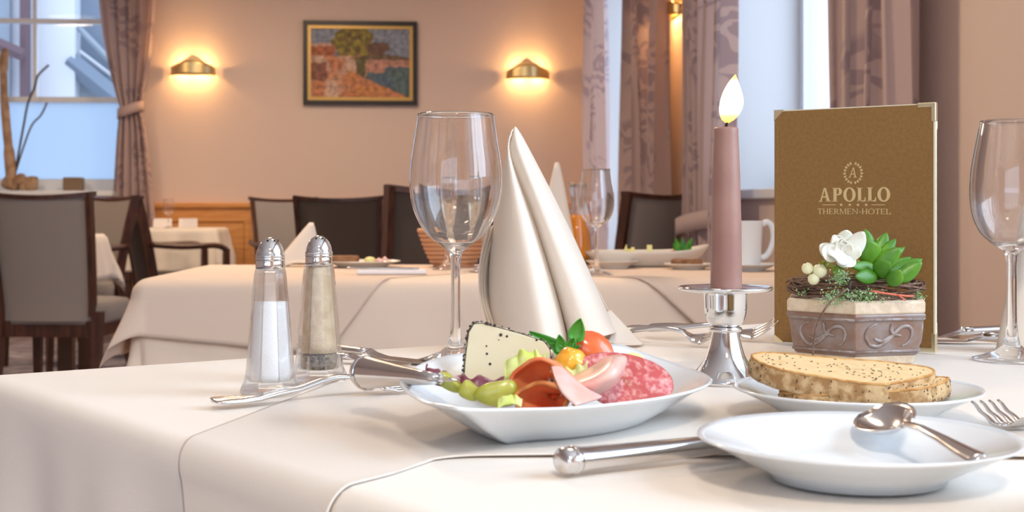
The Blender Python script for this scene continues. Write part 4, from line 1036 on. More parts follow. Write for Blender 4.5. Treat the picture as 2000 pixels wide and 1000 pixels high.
# ================================================================= BREAD
def bread(label, outline, z, th, tilt, loc, rz):
    """flat slice; outline is a list of xy points"""
    e = thing('bread_slice', label, 'bread', loc, rz); e.rotation_euler = (tilt[0], tilt[1], rz)
    o_ = catmull([(x_, y_, 0) for x_, y_ in outline], 72, True)
    cen = sum(o_, Vector()) / len(o_)
    def rg(s, z_, nz=0): return [Vector((cen.x + (p.x - cen.x) * s, cen.y + (p.y - cen.y) * s, z_)) * 1 + Vector((noise.noise(p * (180 + z_ * 9000)) * nz, noise.noise(p * (180 + z_ * 9000) + Vector((5, 5, 5))) * nz, noise.noise(p * s * 400 + Vector((9, 2, 2))) * nz)) for p in o_]
    sid = [(.955, 0.0, .0005), (.99, .0012, .001), (1.0, th * .35, .0014), (1.0, th * .7, .0014), (.985, th * .96, .0010), (.972, th, .0007)]
    MB().loft([rg(*q) for q in sid], cap=False).build('crust', 'crust', e)
    MB().tube(rg(.978, th * .995, .0006) + [rg(.978, th * .995, .0006)[0]], .0008, 6).build('crust_edge', 'crust_brown', e)
    for zz, nm in ((th * 1.0, 'crumb'), (.0005, 'crumb')):
        rows = [rg(s, zz, .0006) for s in (.975, .9, .75, .55, .3, .02)]
        MB().loft(rows, cap=False).build(nm, 'bread', e)
    rng = random.Random(3)
    sd = MB(); 
    for q in range(90):
        s = math.sqrt(rng.random()) * .92; p = rng.choice(o_); x_, y_ = cen.x + (p.x - cen.x) * s, cen.y + (p.y - cen.y) * s; a = rng.random() * 3
        sd.ball((x_, y_, th + .0002), .0005, 5, 3, (rng.uniform(1.2, 2.6), .8, .6), Matrix.Rotation(a, 3, 'Z'))
    for q in range(60):
        p = rng.choice(o_); sd.ball((cen.x + (p.x - cen.x) * 1.003, cen.y + (p.y - cen.y) * 1.003, th * rng.uniform(.1, .95)), .0005, 5, 3, (1, .8, rng.uniform(1, 2)))
    so = sd.build('caraway_seeds', 'seed', e); so['kind'] = 'stuff'
    return e
big = [(-.058, .018), (-.060, .004), (-.050, -.014), (-.030, -.026), (-.004, -.035), (.014, -.036), (.020, -.033), (.036, -.020), (.052, -.006), (.058, .004), (.056, .014), (.030, .020), (-.010, .022), (-.040, .024)]
bread('large slice of seeded bread lying on top', big, 0, .0135, (R_(9.0), R_(4.0), 0), (.2135, .886, Z0 + .0195), R_(0))
sm = [(-.05, .014), (-.05, -.012), (-.02, -.026), (.02, -.030), (.040, -.016), (.052, -.002), (.054, .010), (.03, .018)]
bread('smaller slice of seeded bread lying beneath', sm, 0, .011, (R_(0), R_(-4), 0), (.2275, .880, Z0 + .0105), R_(4))

# ================================================================= CANDLE
c = P(1417, 747); CD = Vector((c.x, c.y, Z0))
e = thing('candle_holder', 'polished silver candle holder with wide drip plate', 'candle holder', CD)
MB().lathe([(0, 0), (.0285, 0), (.0290, .001), (.0290, .0035), (.0265, .006), (.0225, .0095), (.0180, .015), (.0148, .021), (.0125, .0285), (.0108, .036), (.0100, .0395)], 48).build('base', 'chrome', e)
MB().lathe([(.0100, .0390), (.0120, .0395), (.0128, .0405), (.0128, .0418), (.0120, .0428), (.0105, .0432)], 48).build('collar', 'chrome', e)
MB().lathe([(.0095, .0430), (.0118, .0442), (.0142, .0475), (.0158, .0525), (.0165, .058), (.0168, .0675), (.0172, .0695)], 48).build('cup', 'chrome', e)
MB().lathe([(.0125, .0690), (.0172, .0692), (.0290, .0700), (.0350, .0712), (.0362, .0722), (.0362, .0735), (.0350, .0742), (.0300, .0732), (.0180, .0722), (.0125, .0722), (.0125, .060), (0, .060)], 56).build('drip_plate', 'chrome', e)
e = thing('taper_candle', 'lit mauve taper candle standing in the silver holder', 'candle', CD + Vector((.0005, 0, .0605)))
MB().lathe([(0, 0), (.0120, 0), (.0121, .015), (.0117, .06), (.0105, .105), (.0093, .131), (.0094, .1345), (.0088, .1362), (.0065, .1345), (0, .1338)], 40).build('wax', 'candle', e)
MB().tube([(0, 0, .1335), (.0003, 0, .1385), (.0015, 0, .1425)], [.0012, .0011, .0009], 8).build('wick', 'wick', e)
def ty(z): return z
fl_ = MB(); rings = []
for i in range(17):
    t = i / 16; z_ = .1395 + .0375 * t; r = .0090 * math.sin(math.pi * min(1, t ** .75 * .97 + .03)) ** .9 + .0002
    cx = .0008 + .0075 * t ** 1.3 + .0012 * math.sin(5 * t)
    rings.append([(cx + r * math.cos(q), .55 * r * math.sin(q), z_) for q in [2 * math.pi * j / 20 for j in range(20)]])
fl_.loft(rings).build('flame', 'flame', e)

# ================================================================= MENU
ML = P(1514, 668); MR = P(1826, 689)
ang = math.atan2(MR.y - ML.y, MR.x - ML.x); MW = (MR - ML).length; MH = .2315
men = thing('menu', 'brown menu folder with gold lettering standing on the table', 'menu', ML, ang)
MB().box(0, MW, 0, .0028, .0006, MH).build('front_cover', 'menu_cover', men, smooth=False, bevel=.0012)
MB().loft([[(MW - .0012 + dx, dy, z_) for dx, dy in ((0, -.0003), (.0018, -.0003), (.0018, .0031), (0, .0031))] for z_ in (.012, MH - .012)]).build('edge_piping', 'menu_edge', men, smooth=False)
MB().loft([[(x_, dy, MH - .0006 + dz) for dy, dz in ((-.0002, 0), (.003, 0), (.003, .0010), (-.0002, .0010))] for x_ in (.004, MW - .018)]).build('edge_piping', 'menu_edge', men, smooth=False)
BR = Vector((.4285, 1.402, Z0)); bv = Matrix.Rotation(-ang, 3, 'Z') @ (BR - ML); ba = math.atan2(bv.y, bv.x)
bc = MB().box(.001, MW + .004, .003, .0058, .0006, MH - .001).build('back_cover', 'menu_inside', men, smooth=False, bevel=.0012); bc.rotation_euler = (0, 0, ba)
MB().box(-.0012, .0035, -.0002, .0055, .0004, MH).build('spine', 'menu_cover', men, smooth=False, bevel=.0012)
def corner(parent, x_, z_, sx, sz, sgn=1):
    m = MB(); t = .0042; l = .0175
    pts = [(0, 0), (-sx * l, 0), (-sx * l, -sz * t), (-sx * t, -sz * t), (-sx * t, -sz * l), (0, -sz * l)]
    m.loft([[(x_ + a * 1.0, y_, z_ + b) for a, b in pts] for y_ in (-.0010, .0040)]).build('metal_corner', 'pale_brass', parent, smooth=False, bevel=.0006)
corner(men, MW + .001, MH + .001, 1, 1); corner(men, MW + .001, 0.0, 1, -1); 
m = MB(); m.loft([[(x_, y_, z_) for x_, z_ in ((-.001, MH + .001), (.010, MH + .001), (-.001, MH - .010))] for y_ in (-.0008, .0005)]).build('metal_corner', 'pale_brass', men, smooth=False)
m = MB(); m.loft([[(x_, y_, z_) for x_, z_ in ((-.001, 0.0002), (.010, 0.0002), (-.001, .008))] for y_ in (-.0008, .0005)]).build('metal_corner', 'pale_brass', men, smooth=False)
for zz, sz in ((MH, 1), (0.0, -1)):
    m = MB(); l = .0175; t = .0042; x_ = MW + .005
    pts = [(0, 0), (-l, 0), (-l, -sz * t), (-t, -sz * t), (-t, -sz * l), (0, -sz * l)]
    m.loft([[(x_ + a_, y_, zz + b_) for a_, b_ in pts] for y_ in (.0022, .0068)]).build('metal_corner', 'pale_brass', bc, smooth=False, bevel=.0006)
def mxy(px, py):
    k = (px - 1000) / F; dx, dy = math.cos(ang), math.sin(ang); t = (k * ML.y - ML.x) / (dx - k * dy); Y = ML.y + t * dy
    return t, CZ - (py - HZ) * Y / F - Z0
TY = -.00025
def glyph(ch, thin=.10, thick=.22, ser=.09, sh=.055):
    """serif capital in a unit-high box; returns (polygons, width)"""
    Q = []
    def rect(a, b, c_, d): Q.append([(a, b), (c_, b), (c_, d), (a, d)])
    def ringp(cx, cy, rx, ry, ix, iy, a0=0, a1=360, n=28):
        for q in range(n):
            s, t = R_(lerp(a0, a1, q / n)), R_(lerp(a0, a1, (q + 1) / n))
            Q.append([(cx + rx * math.cos(s), cy + ry * math.sin(s)), (cx + rx * math.cos(t), cy + ry * math.sin(t)), (cx + ix * math.cos(t), cy + iy * math.sin(t)), (cx + ix * math.cos(s), cy + iy * math.sin(s))])
    def stem(x_, w_, y0=0, y1=1, s0=True, s1=True):
        rect(x_, y0, x_ + w_, y1)
        if s0: rect(x_ - ser, y0, x_ + w_ + ser, y0 + sh)
        if s1: rect(x_ - ser, y1 - sh, x_ + w_ + ser, y1)
    if ch == 'A':
        Q.append([(.10, 0), (.10 + thin, 0), (.50, 1), (.40, 1)]); Q.append([(.42, 1), (.42 + thick * .55, 1), (.86, 0), (.86 - thick, 0)]); rect(.24, .30, .68, .30 + thin * .8)
        rect(0, 0, .30, sh); rect(.55, 0, .96, sh); W_ = .96
    elif ch in 'PR':
        stem(ser, thick); x_ = ser + thick
        rect(x_, 1 - thin * .8, x_ + .15, 1); rect(x_, .46, x_ + .15, .46 + thin * .8); ringp(x_ + .13, .73, .27, .27, .27 - thick, .27 - thin * .8, -90, 90, 14)
        if ch == 'R': Q.append([(x_ + .10, .48), (x_ + .10 + thick, .48), (x_ + .52, 0), (x_ + .52 - thick, 0)]); rect(x_ + .28, 0, x_ + .58, sh)
        W_ = x_ + (.58 if ch == 'R' else .42)
    elif ch == 'O':
        ringp(.46, .5, .46, .52, .46 - thick, .52 - thin * .8); W_ = .92
    elif ch == 'L':
        stem(ser, thick); rect(ser, 0, .66, thin * .8); Q.append([(.66, 0), (.66, .32), (.61, .32), (.52, thin * .7)]); W_ = .68
    elif ch == 'E':
        stem(ser, thick, s0=True); rect(ser, 0, .64, thin * .8); rect(ser, 1 - thin * .8, .62, 1); rect(ser, .47, .50, .47 + thin * .8)
        rect(.60, 0, .64, .26); rect(.58, .76, .62, 1); rect(.48, .38, .51, .66); W_ = .68
    elif ch == 'T':
        stem(.36 - thick / 2, thick, s1=False); rect(0, 1 - thin * .8, .72, 1); rect(0, .74, .04, 1); rect(.68, .74, .72, 1); W_ = .72
    elif ch == 'H':
        stem(ser, thick); stem(.62, thick); rect(ser, .46, .7, .46 + thin * .8); W_ = .62 + thick + ser
    elif ch == 'M':
        stem(ser, thin * .9); stem(.80, thick); Q.append([(ser, 1), (ser + thick, 1), (.52, .1), (.46, .0)]); Q.append([(.80, 1), (.86, 1), (.50, 0), (.46, .0)]); W_ = .80 + thick + ser
    elif ch == 'N':
        stem(ser, thin * .9); stem(.70, thin * .9, s0=False); Q.append([(ser, 1), (ser + thick, 1), (.70 + thin * .9, 0), (.70, 0)]); W_ = .70 + thin + ser
    elif ch == '-':
        rect(.04, .36, .36, .36 + thin * 1.2); W_ = .40
    return Q, W_
def flat_polys(name, polys, m, parent, y=TY, rise=.0002):
    mb = MB()
    for q in polys: mb.add([(a, y, b) for a, b in q], [tuple(range(len(q)))])
    return mb.build(name, m, parent, smooth=False)
def text_line(word, pxa, pxb, pyt, pyb, name, **k):
    """word fitted between two pixel columns and rows on the menu cover"""
    (x0, zt), (x1, _) = mxy(pxa, pyt), mxy(pxb, pyt); _, zb = mxy(pxa, pyb)
    gl = [glyph(ch, **k) for ch in word]; gap = .07; tot = sum(g[1] for g in gl) + gap * (len(gl) - 1); sx = (x1 - x0) / tot; h = zt - zb; polys = []; x_ = x0
    for Q, W_ in gl:
        for q in Q: polys.append([(x_ + a * sx, zb + b * h) for a, b in q])
        x_ += (W_ + gap) * sx
    o = flat_polys(name, polys, 'gold_foil', men); o['label'] = 'gold lettering ' + word
    return o
text_line('APOLLO', 1599, 1739, 367, 394, 'hotel_name', thick=.24, thin=.11)
text_line('THERMEN-HOTEL', 1597, 1740, 407.5, 418, 'hotel_kind', thick=.13, thin=.08, ser=.07, sh=.05)
pl = []
for cx in (1643, 1660, 1676, 1692):
    x_, z_ = mxy(cx, 400); r = .0018; pts = [(x_ + (r if q % 2 == 0 else r * .42) * math.sin(math.pi * q / 5) * 1.15, z_ + (r if q % 2 == 0 else r * .42) * math.cos(math.pi * q / 5)) for q in range(10)]
    for q in range(10): pl.append([(x_, z_), pts[q], pts[(q + 1) % 10]])
flat_polys('star_row', pl, 'gold_foil', men)
pl = []
for a, b in ((1607, 1633), (1702, 1729)):
    (x0, z_), (x1, _) = mxy(a, 400), mxy(b, 400); pl.append([(x0, z_ - .0003), (x1, z_ - .0003), (x1, z_ + .0003), (x0, z_ + .0003)])
flat_polys('rule_lines', pl, 'gold_foil', men)
(lx, lz) = mxy(1666.5, 338); pl = []; rx, rz_ = .0087, .0093
for sgn in (-1, 1):
    for q in range(9):
        a = R_(-84 + q * 18.5); cx, cz = lx + sgn * rx * math.cos(a), lz + rz_ * math.sin(a) * 1.02
        ta = a + math.pi / 2
        for off in (-.55, 0, .55):
            l = .0029; dx, dz = math.cos(ta + off), math.sin(ta + off); nx_, nz_ = -dz, dx; w_ = .00062
            pts = [(0, 0), (l * .5 * dx + nx_ * w_, l * .5 * dz + nz_ * w_), (l * dx, l * dz), (l * .5 * dx - nx_ * w_, l * .5 * dz - nz_ * w_)]
            pl.append([(cx + sgn * p[0], cz + p[1]) for p in pts])
flat_polys('laurel_wreath', pl, 'gold_foil', men)
Q, W_ = glyph('A', thick=.16, thin=.10)
(x0, zb) = mxy(1657, 347); s = .0098
flat_polys('emblem_letter', [[(x0 + (a * .95 + b * .12) * s, zb + b * s) for a, b in q] for q in Q], 'gold_foil', men)

# ================================================================= PLANTER
PC = Vector((.306, 1.232, Z0))
pot = thing('flower_pot', 'hexagonal glazed clay pot with white rose and succulent', 'planter', PC)
PTH = -math.atan2(.306, 1.232)
def hexr(r, z_, rnd=.0): return [(r * math.sin(math.pi * j / 3 + PTH), -r * math.cos(math.pi * j / 3 + PTH), z_) for j in range(6)]
MB().loft([hexr(.0575, .0075), hexr(.0600, .009), hexr(.0615, .014), hexr(.0640, .030), hexr(.0655, .0385), hexr(.0675, .0410), hexr(.0680, .0430), hexr(.0665, .0445)]).build('glazed_body', 'pot_glaze', pot, smooth=False, bevel=.002)
MB().loft([hexr(.0655, .0435), hexr(.0672, .0450), hexr(.0675, .0535), hexr(.0655, .0555), hexr(.0600, .0555), hexr(.0590, .047)]).build('rim_band', 'pot_cream', pot, smooth=False, bevel=.0015)
MB().loft([hexr(.0545, 0), hexr(.0560, .001), hexr(.0578, .008)]).build('base_band', 'pot_cream', pot, smooth=False, bevel=.001)
MB().loft([hexr(.060, .0400), hexr(.060, .0475)]).build('soil', 'twig', pot, smooth=False)
for f_ in range(6):
    a0_ = 2 * math.pi * f_ / 6 + math.pi / 6 + PTH; 
    def fp(u, v):
        r = lerp(.0608, .0655, (v - .012) / .027) * math.cos(math.pi / 6) + .0004
        return Vector((r * math.sin(a0_) + u * math.cos(a0_), -r * math.cos(a0_) + u * math.sin(a0_), v))
    if math.cos(a0_) < -.2: continue
    for pts in ([(-.012, .036), (-.019, .033), (-.022, .026), (-.017, .018), (-.008, .017), (.002, .024), (.010, .032), (.018, .0335), (.0225, .028), (.019, .019), (.013, .0165)],
                [(-.014, .0235), (-.006, .021), (.004, .027)], [(.002, .036), (.003, .028), (.012, .025)]):
        MB().tube([fp(*q) for q in catmull([(x_, z_, 0) for x_, z_ in pts], 28) for q in [(q.x, q.y)]], [.0008 + .0011 * math.sin(math.pi * i / 28) for i in range(29)], 6).build('scroll_ornament', 'pot_ornament', pot)
    MB().tube([fp(-.031, .0120), fp(.031, .0120)], .0013, 6).build('moulding', 'pot_ornament', pot)
    MB().tube([fp(-.033, .0396), fp(.033, .0396)], .0015, 6).build('moulding', 'pot_ornament', pot)
# twigs
rng = random.Random(11); tw = MB()
for q in range(46):
    a = rng.uniform(0, 6.28); span = rng.uniform(1.2, 3.4); r = rng.uniform(.046, .060); z_ = rng.uniform(.0555, .0700); pts = []
    for i in range(10):
        b = a + span * i / 9
        pts.append((r * math.sin(b) * 1.02, -r * math.cos(b) * .92, z_ + .0035 * math.sin(b * 2 + q) + rng.uniform(-.0008, .0008)))
    tw.tube(pts, rng.uniform(.0004, .0011), 5)
o = tw.build('twig_nest', 'twig', pot); o['kind'] = 'stuff'
def PX(px, py, d): return IM(px, py, d) - PC
MB().tube(catmull([PX(1660, 560, 1.166), PX(1642, 574, 1.160), PX(1620, 592, 1.158), PX(1602, 620, 1.158), PX(1592, 650, 1.160), PX(1588, 680, 1.165), PX(1588, 698, 1.168)], 24), .0008, 6).build('tendril', 'twig', pot)
MB().tube(catmull([PX(1700, 568, 1.168), PX(1730, 573, 1.166), PX(1770, 578, 1.170), PX(1784, 578, 1.175)], 10), .0010, 6).build('red_twig', 'twig_red', pot)
MB().tube([PX(1752, 575, 1.167), PX(1764, 583, 1.166), PX(1769, 587, 1.166)], .0008, 6).build('red_twig', 'twig_red', pot)
MB().tube(catmull([PX(1661, 550, 1.168), PX(1659, 560, 1.163), PX(1660, 570, 1.168)], 8), .0013, 6).build('wire_tie', 'peppercorn', pot)
# moss
mo = MB()
for cx, cy, sp, n_, dd in ((1640, 545, 22, 150, 1.172), (1655, 578, 60, 260, 1.170), (1620, 585, 26, 90, 1.168), (1700, 580, 35, 110, 1.170), (1795, 580, 14, 60, 1.20), (1570, 575, 14, 50, 1.205), (1650, 540, 15, 80, 1.172)):
    for q in range(n_):
        p = PX(cx + rng.gauss(0, sp * .42), cy + rng.gauss(0, 7), dd + rng.gauss(0, .004)); v = Vector((rng.gauss(0, 1), rng.gauss(0, 1), rng.gauss(.6, 1))).normalized() * rng.uniform(.0015, .0032)
        s_ = v.cross(Vector((rng.gauss(0, 1), rng.gauss(0, 1), rng.gauss(0, 1)))).normalized() * .0007
        mo.add([p, p + v * .5 + s_, p + v, p + v * .5 - s_], [(0, 1, 2, 3)])
o = mo.build('moss', 'moss', pot); o['kind'] = 'stuff'
# succulent rosette: fleshy leaves
suc = MB().ball(PX(1722, 530, 1.205), .010, 12, 8, (1.6, 1, 1)).build('succulent', 'succulent', pot)
def fleshy(bp_, tp_, wd, d0, d1, th_=.35, face=None):
    a, b = PX(*bp_, d0), PX(*tp_, d1); ax = (b - a); L = ax.length; ax.normalize(); nr = Vector((0, -1, .25)); side = ax.cross(nr).normalized(); nr = side.cross(ax).normalized()
    rings = []
    for i in range(11):
        t = i / 10; r = wd * (math.sin(math.pi * (t * .93 + .07) ** .85) ** .7 if t < 1 else 0) ; r = max(r, wd * .04)
        rings.append([a + ax * (L * t) + side * (math.cos(q) * r) + nr * (math.sin(q) * r * th_ + .10 * L * math.sin(math.pi * t) * -.4) for q in [2 * math.pi * j / 12 for j in range(12)]])
    MB().loft(rings).build('leaf', 'succulent', suc)
for bp_, tp_, wd, d0, d1 in (((1700, 505), (1690, 447), .0080, 1.215, 1.218), ((1715, 505), (1732, 454), .0070, 1.21, 1.215), ((1718, 510), (1750, 466), .0055, 1.205, 1.212), ((1730, 512), (1768, 482), .0042, 1.208, 1.22),
                             ((1704, 514), (1697, 470), .0105, 1.196, 1.186), ((1716, 522), (1758, 484), .0085, 1.192, 1.188), ((1735, 528), (1780, 502), .0050, 1.20, 1.21), ((1742, 532), (1802, 506), .0060, 1.20, 1.205),
                             ((1752, 548), (1801, 512), .0072, 1.19, 1.19), ((1708, 522), (1664, 520), .0056, 1.19, 1.178), ((1712, 536), (1738, 512), .0088, 1.184, 1.174), ((1712, 540), (1670, 540), .0066, 1.182, 1.170), ((1740, 558), (1758, 527), .0072, 1.178, 1.168),
                             ((1730, 535), (1770, 520), .0055, 1.195, 1.20)):
    fleshy(bp_, tp_, wd, d0, d1)
# rose
ros = MB().ball(PX(1645, 488, 1.195), .0075, 14, 9, (1.1, 1, 1.1)).build('white_rose', 'petal', pot)
def rose_petal(bp_, tp_, wd, d0, d1, cup, nrm=(0, -1, .2), curl=.35):
    a, b = PX(*bp_, d0), PX(*tp_, d1); ax = b - a; L = ax.length; ax.normalize(); nr = Vector(nrm); side = ax.cross(nr).normalized(); nr = side.cross(ax).normalized(); rows = []
    for i in range(9):
        t = i / 8; hw_ = wd * (math.sin(math.pi * min(.93, t * .80 + .13)) ** .55)
        rows.append([a + ax * (L * (t - .10 * u * u * t)) + side * (u * hw_) + nr * (cup * wd * (-(u * u)) + curl * L * (t - .6) * max(0, t - .6) * 2) for u in [j / 4 - 1 for j in range(9)]])
    MB().grid(rows).build('petal', 'petal', ros, solid=.0006)
for args in (((1650, 492), (1652, 448), .0085, 1.205, 1.200, .3), ((1640, 494), (1625, 458), .0080, 1.200, 1.192, -.3), ((1655, 494), (1668, 462), .0075, 1.196, 1.190, -.3), ((1644, 498), (1640, 464), .0070, 1.188, 1.184, -.5), ((1650, 498), (1655, 470), .0060, 1.184, 1.180, -.4),
             ((1660, 500), (1686, 452), .0080, 1.186, 1.182, .3), ((1640, 500), (1598, 480), .0070, 1.190, 1.185, .3), ((1645, 484), (1628, 506), .0120, 1.176, 1.166, .35), ((1640, 488), (1604, 500), .0080, 1.178, 1.168, .3), ((1650, 495), (1658, 524), .0085, 1.182, 1.172, .3), ((1658, 490), (1682, 500), .0070, 1.184, 1.176, .2), ((1646, 492), (1646, 468), .0050, 1.178, 1.176, -.6), ((1642, 494), (1634, 474), .0050, 1.176, 1.173, -.5), ((1650, 494), (1660, 476), .0050, 1.176, 1.173, -.5), ((1640, 484), (1622, 470), .0075, 1.190, 1.180, .25)):
    rose_petal(*args)
for x_, y_, r, m_ in ((1577, 524, 11.5, 'berry'), (1601, 529, 14.2, 'berry'), (1589, 545, 11.5, 'berry'), (1636, 528, 11, 'berry_green')):
    d_ = 1.185; bb = MB().ball(PX(x_, y_, d_), r * d_ / F, 18, 12).build('berry', m_, pot)
    if m_ == 'berry': MB().ball(PX(x_ - r * .3, y_ - r * .85, d_ - .001), .0009, 6, 4).build('berry_tip', 'twig', bb)
for bp_, tp_, wd in (((1625, 512), (1612, 520), .004), ((1668, 505), (1666, 530), .005), ((1622, 520), (1600, 512), .004)):
    leaf(pot, PX(*bp_, 1.186), PX(*tp_, 1.182), wd, 'gherkin', 'sepal')

# ================================================================= THINGS ON THE MIDDLE TABLE
c = P(708, 522); pA = plate('white plate with cold cuts on the laid table', (c.x, c.y, Z0), .086, .014, .055, 'cream_porcelain')
e = thing('bread_slice', 'dark brown bread slice on the plate of cold cuts', 'bread', (c.x - .055, c.y, Z0 + .013), .1)
MB().loft([[(x_ * s, y_ * s, z_) for x_, y_ in ((-.045, -.02), (-.02, -.032), (.03, -.03), (.048, -.01), (.045, .02), (-.03, .03))] for z_, s in ((0, .96), (.003, 1), (.010, 1), (.013, .97))]).build('slice', 'bread_dark', e, smooth=False, bevel=.001)
e = thing('cheese_cubes', 'small heap of yellow cheese on the plate of cold cuts', 'cheese', (c.x + .018, c.y - .01, Z0 + .010))
MB().ball((0, 0, .006), .012, 10, 7, (1.1, 1, .7)).build('heap', 'potato', e)
e = thing('ham_slice', 'folded pink ham on the plate of cold cuts', 'ham', (c.x + .048, c.y - .01, Z0 + .009))
MB().grid([[(u * .026 * (1 - .3 * v), -.012 + v * .024, .013 * (1 - u * u) * math.sin(math.pi * (.15 + .7 * v)) + .003 * math.sin(9 * u)) for u in [j / 8 - 1 for j in range(17)]] for v in [k / 6 for k in range(7)]]).build('slice', 'ham_pink', e, solid=.0015)
c = P(770, 536); e = thing('paper_napkin_pouch', 'white paper cutlery pouch lying before the plate of cold cuts', 'napkin', (c.x, c.y, Z0), .05)
MB().box(-.075, .065, -.025, .025, .0005, .010).build('pouch', 'paper', e, smooth=False, bevel=.004)
fork('silver fork poking out of the paper pouch', (c.x + .05, c.y, 0), (c.x - .095, c.y - .004, 0), [(0, .012), (.5, .012), (.8, .012), (1, .014)], wide=.009)
c = Vector((-.115, 3.115, 0)); e = thing('bread_basket', 'woven bread basket behind the champagne glasses', 'basket', (c.x - .018, c.y + .03, Z0))
n = 20
for k in range(9):
    rr = lerp(.042, .078, (k / 8) ** .7); z_ = .004 + k * .0098
    MB().tube([((rr + .002 * math.sin(i * math.pi + k * math.pi)) * math.cos(2 * math.pi * i / 40), (rr + .002 * ((i + k) % 2)) * math.sin(2 * math.pi * i / 40), z_) for i in range(41)], .0055, 6).build('wicker_strand', 'wicker', e)
MB().lathe([(0, .002), (.04, .002), (.04, .006), (0, .006)], 24).build('basket_base', 'wicker', e)
for k in range(3):
    e2_ = thing('bread_roll', 'brown bread roll lying in the woven basket', 'bread', (c.x - .046 + .028 * k, c.y + .028 + .012 * (k % 2), Z0 + .060), .4 * k, 'rolls in the bread basket')
    MB().ball((0, 0, 0), .022, 14, 9, (1.15, .85, .8)).build('crust', 'crust_brown', e2_)
# right half
c = P(1195, 524); plate('white plate standing below the long platter', (c.x, c.y, Z0), .058, .016, .036, 'cream_porcelain')
c = Vector((.302, 3.105, 0)); e = thing('long_platter', 'long white platter of cheese and salad on the laid table', 'platter', (c.x, c.y + .05, Z0))
m = MB()
def ov(rx, ry, z_): return [(rx * math.copysign(abs(math.cos(a)) ** .6, math.cos(a)), ry * math.copysign(abs(math.sin(a)) ** .6, math.sin(a)), z_ + (.014 * max(0, math.cos(a)) ** 2 if z_ > .01 else 0)) for a in [2 * math.pi * q / 48 for q in range(48)]]
m.loft([ov(.10, .035, 0), ov(.115, .05, .006), ov(.142, .066, .030), ov(.146, .069, .036), ov(.142, .066, .0365), ov(.115, .05, .014), ov(.02, .01, .0095)]).build('dish', 'cream_porcelain', e)
px_ = c.x; py_ = c.y + .05
for q, (dx, sc_, wl) in enumerate(((-.045, 1, 'tallest pale yellow cheese wedge of the cluster on the long platter'), (-.028, .8, 'middle sized pale yellow cheese wedge in the cluster on the platter'), (-.036, .7, 'smallest pale yellow cheese wedge in the cluster on the platter'), (.012, .95, 'lone pale yellow cheese wedge between cheese cluster and salad'))):
    e = thing('cheese_wedge', wl, 'cheese', (px_ + dx, py_ - .01 + .012 * (q % 2), Z0 + .0160), .5 * q, 'cheese wedges on the long platter')
    MB().loft([[(x_ * sc_, y_, z_ * sc_) for x_, z_ in ((-.009, 0), (.009, 0), (.006, .022), (.003, .035), (-.004, .016))] for y_ in (-.006, .006)]).build('wedge', 'potato', e, smooth=False)
e = thing('salad_garnish', 'dark green salad leaves on the long platter', 'salad', (px_ + .085, py_ - .02, Z0 + .020))
for q in range(9):
    a = q * .75; leaf(e, (0.002 * math.cos(a), .002 * math.sin(a), 0), (.022 * math.cos(a), .012 * math.sin(a), .020 + .013 * ((q * 7) % 3)), .009, 'leaf_green')
e = thing('cherry_tomato', 'small red tomato beside the salad on the long platter', 'tomato', (px_ + .062, py_ - .03, Z0 + .030)); MB().ball((0, 0, 0), .009, 12, 8).build('fruit', 'tomato', e)
c = P(1345, 526); plate('small white plate with dark bread before the long platter', (c.x, c.y, Z0), .054, .012, .034, 'cream_porcelain')
e = thing('bread_slice', 'dark bread slice on the small white plate', 'bread', (c.x - .008, c.y, Z0 + .0095), .1)
MB().loft([[(x_ * s, y_ * s, z_ + .002 * math.sin(9 * x_ * 30)) for x_, y_ in ((-.035, -.015), (-.01, -.024), (.03, -.02), (.04, 0), (.02, .02), (-.02, .022))] for z_, s in ((0, .95), (.003, 1), (.010, 1), (.013, .93))]).build('slice', 'bread_dark', e, smooth=False, bevel=.001)
c = P(1458, 529); plate('white saucer beneath the tall white mug', (c.x, c.y, Z0), .068, .015, .038, 'porcelain', name='saucer')
e = thing('coffee_mug', 'tall white mug with large handle on a saucer', 'mug', (c.x, c.y, Z0 + .0055), R_(-4))
pr = [(0, 0), (.028, 0), (.030, .002), (.031, .02), (.0325, .06), (.035, .098), (.0353, .100), (.0343, .1005), (.0325, .097), (.030, .06), (.0285, .02), (.027, .006), (0, .005)]
MB().lathe(pr, 40).build('cup', 'porcelain', e)
MB().tube(catmull([(.0325, 0, .092), (.042, 0, .0985), (.053, 0, .090), (.057, 0, .066), (.050, 0, .040), (.040, 0, .026), (.0305, 0, .022)], 24), .0050, 10, 1.3).build('handle', 'porcelain', e)
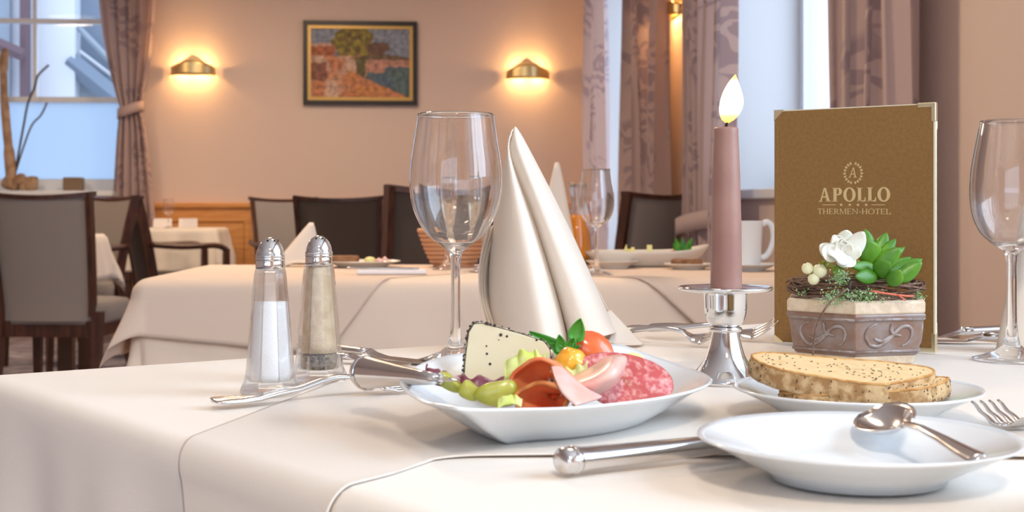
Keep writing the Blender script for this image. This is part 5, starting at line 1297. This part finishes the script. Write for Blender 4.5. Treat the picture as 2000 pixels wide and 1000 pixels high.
# far table bits
for k, (dx, lbl) in enumerate(((.20, 'white folded card standing beside the small wine glass'), (.37, 'white folded card near the edge of the far table'))):
    e = thing('folded_card', lbl, 'card', (T3o.x + dx, T3o.y + .30, Z0), .1)
    MB().loft([[(-.06 + .0 * y_, -.02, 0), (.06, -.02, 0), (.06, 0, .062), (-.06, 0, .062)], [(-.06, -.018, 0), (.06, -.018, 0), (.06, .002, .060), (-.06, .002, .060)]]).build('card_face', 'paper', e, smooth=False)
    MB().loft([[(-.06, .02, 0), (.06, .02, 0), (.06, 0, .062), (-.06, 0, .062)], [(-.06, .018, 0), (.06, .018, 0), (.06, -.002, .060), (-.06, -.002, .060)]]).build('card_face', 'paper', e, smooth=False)

# ================================================================= ON THE WINDOW SILL
SZ = w1z0 + .004
x, _ = backwall(40, 372, -.0); yy = -.0
def SP(px, py, off=.04):
    lx_, z_ = backwall(px, py, off); return Vector((lx_, off, z_))
SB = SP(40, 374, .02); SB.z = SZ
e = thing('driftwood', 'upright driftwood branch with knotted root on the window sill', 'driftwood', RM(SB.x, SB.y, SB.z), RA)
D = lambda px, py, off=.03: SP(px, py, off) - SB
MB().tube(catmull([D(22, 345), D(18, 300), D(12, 240), D(8, 180), D(7, 130), D(10, 95)], 24), [.038] * 6 + [.030] * 7 + [.026] * 6 + [.032] * 4 + [.02] * 2, 10).build('trunk', 'driftwood', e)
m = MB(); 
for px_q, py_q, r_ in ((20, 356, .055), (38, 352, .050), (62, 358, .052), (28, 362, .05), (50, 362, .045)):
    p = D(px_q, py_q, .02); p.z = max(p.z, r_ * .8); bq = MB().ball(p, r_, 12, 8); m.add([v + Vector((noise.noise(v * 22) * .03, noise.noise(v * 22 + Vector((3, 3, 3))) * .03, 0)) for v in bq.v], bq.f)
m.v = [Vector((v.x, v.y, max(v.z, .0))) for v in m.v]
m.build('root', 'driftwood', e)
MB().tube(catmull([D(30, 335), D(38, 290), D(48, 235), D(55, 200), D(68, 170), D(74, 148), D(95, 127)], 24), .008, 6).build('twig', 'branch_dark', e)
MB().tube(catmull([D(30, 338), D(45, 290), D(62, 245), D(80, 225), D(92, 200)], 20), .007, 6).build('twig', 'branch_dark', e)
q = SP(144, 372, .03)
e = thing('wooden_block', 'small brown cube standing on the window sill', 'ornament', RM(q.x, .03, SZ), RA)
MB().loft([[(x_ * s, y_ * s, z_) for x_, y_ in ((-.065, -.05), (.065, -.05), (.065, .05), (-.065, .05))] for z_, s in ((0, .94), (.01, 1), (.085, 1), (.095, .94))]).build('body', 'block', e, smooth=False, bevel=.006)
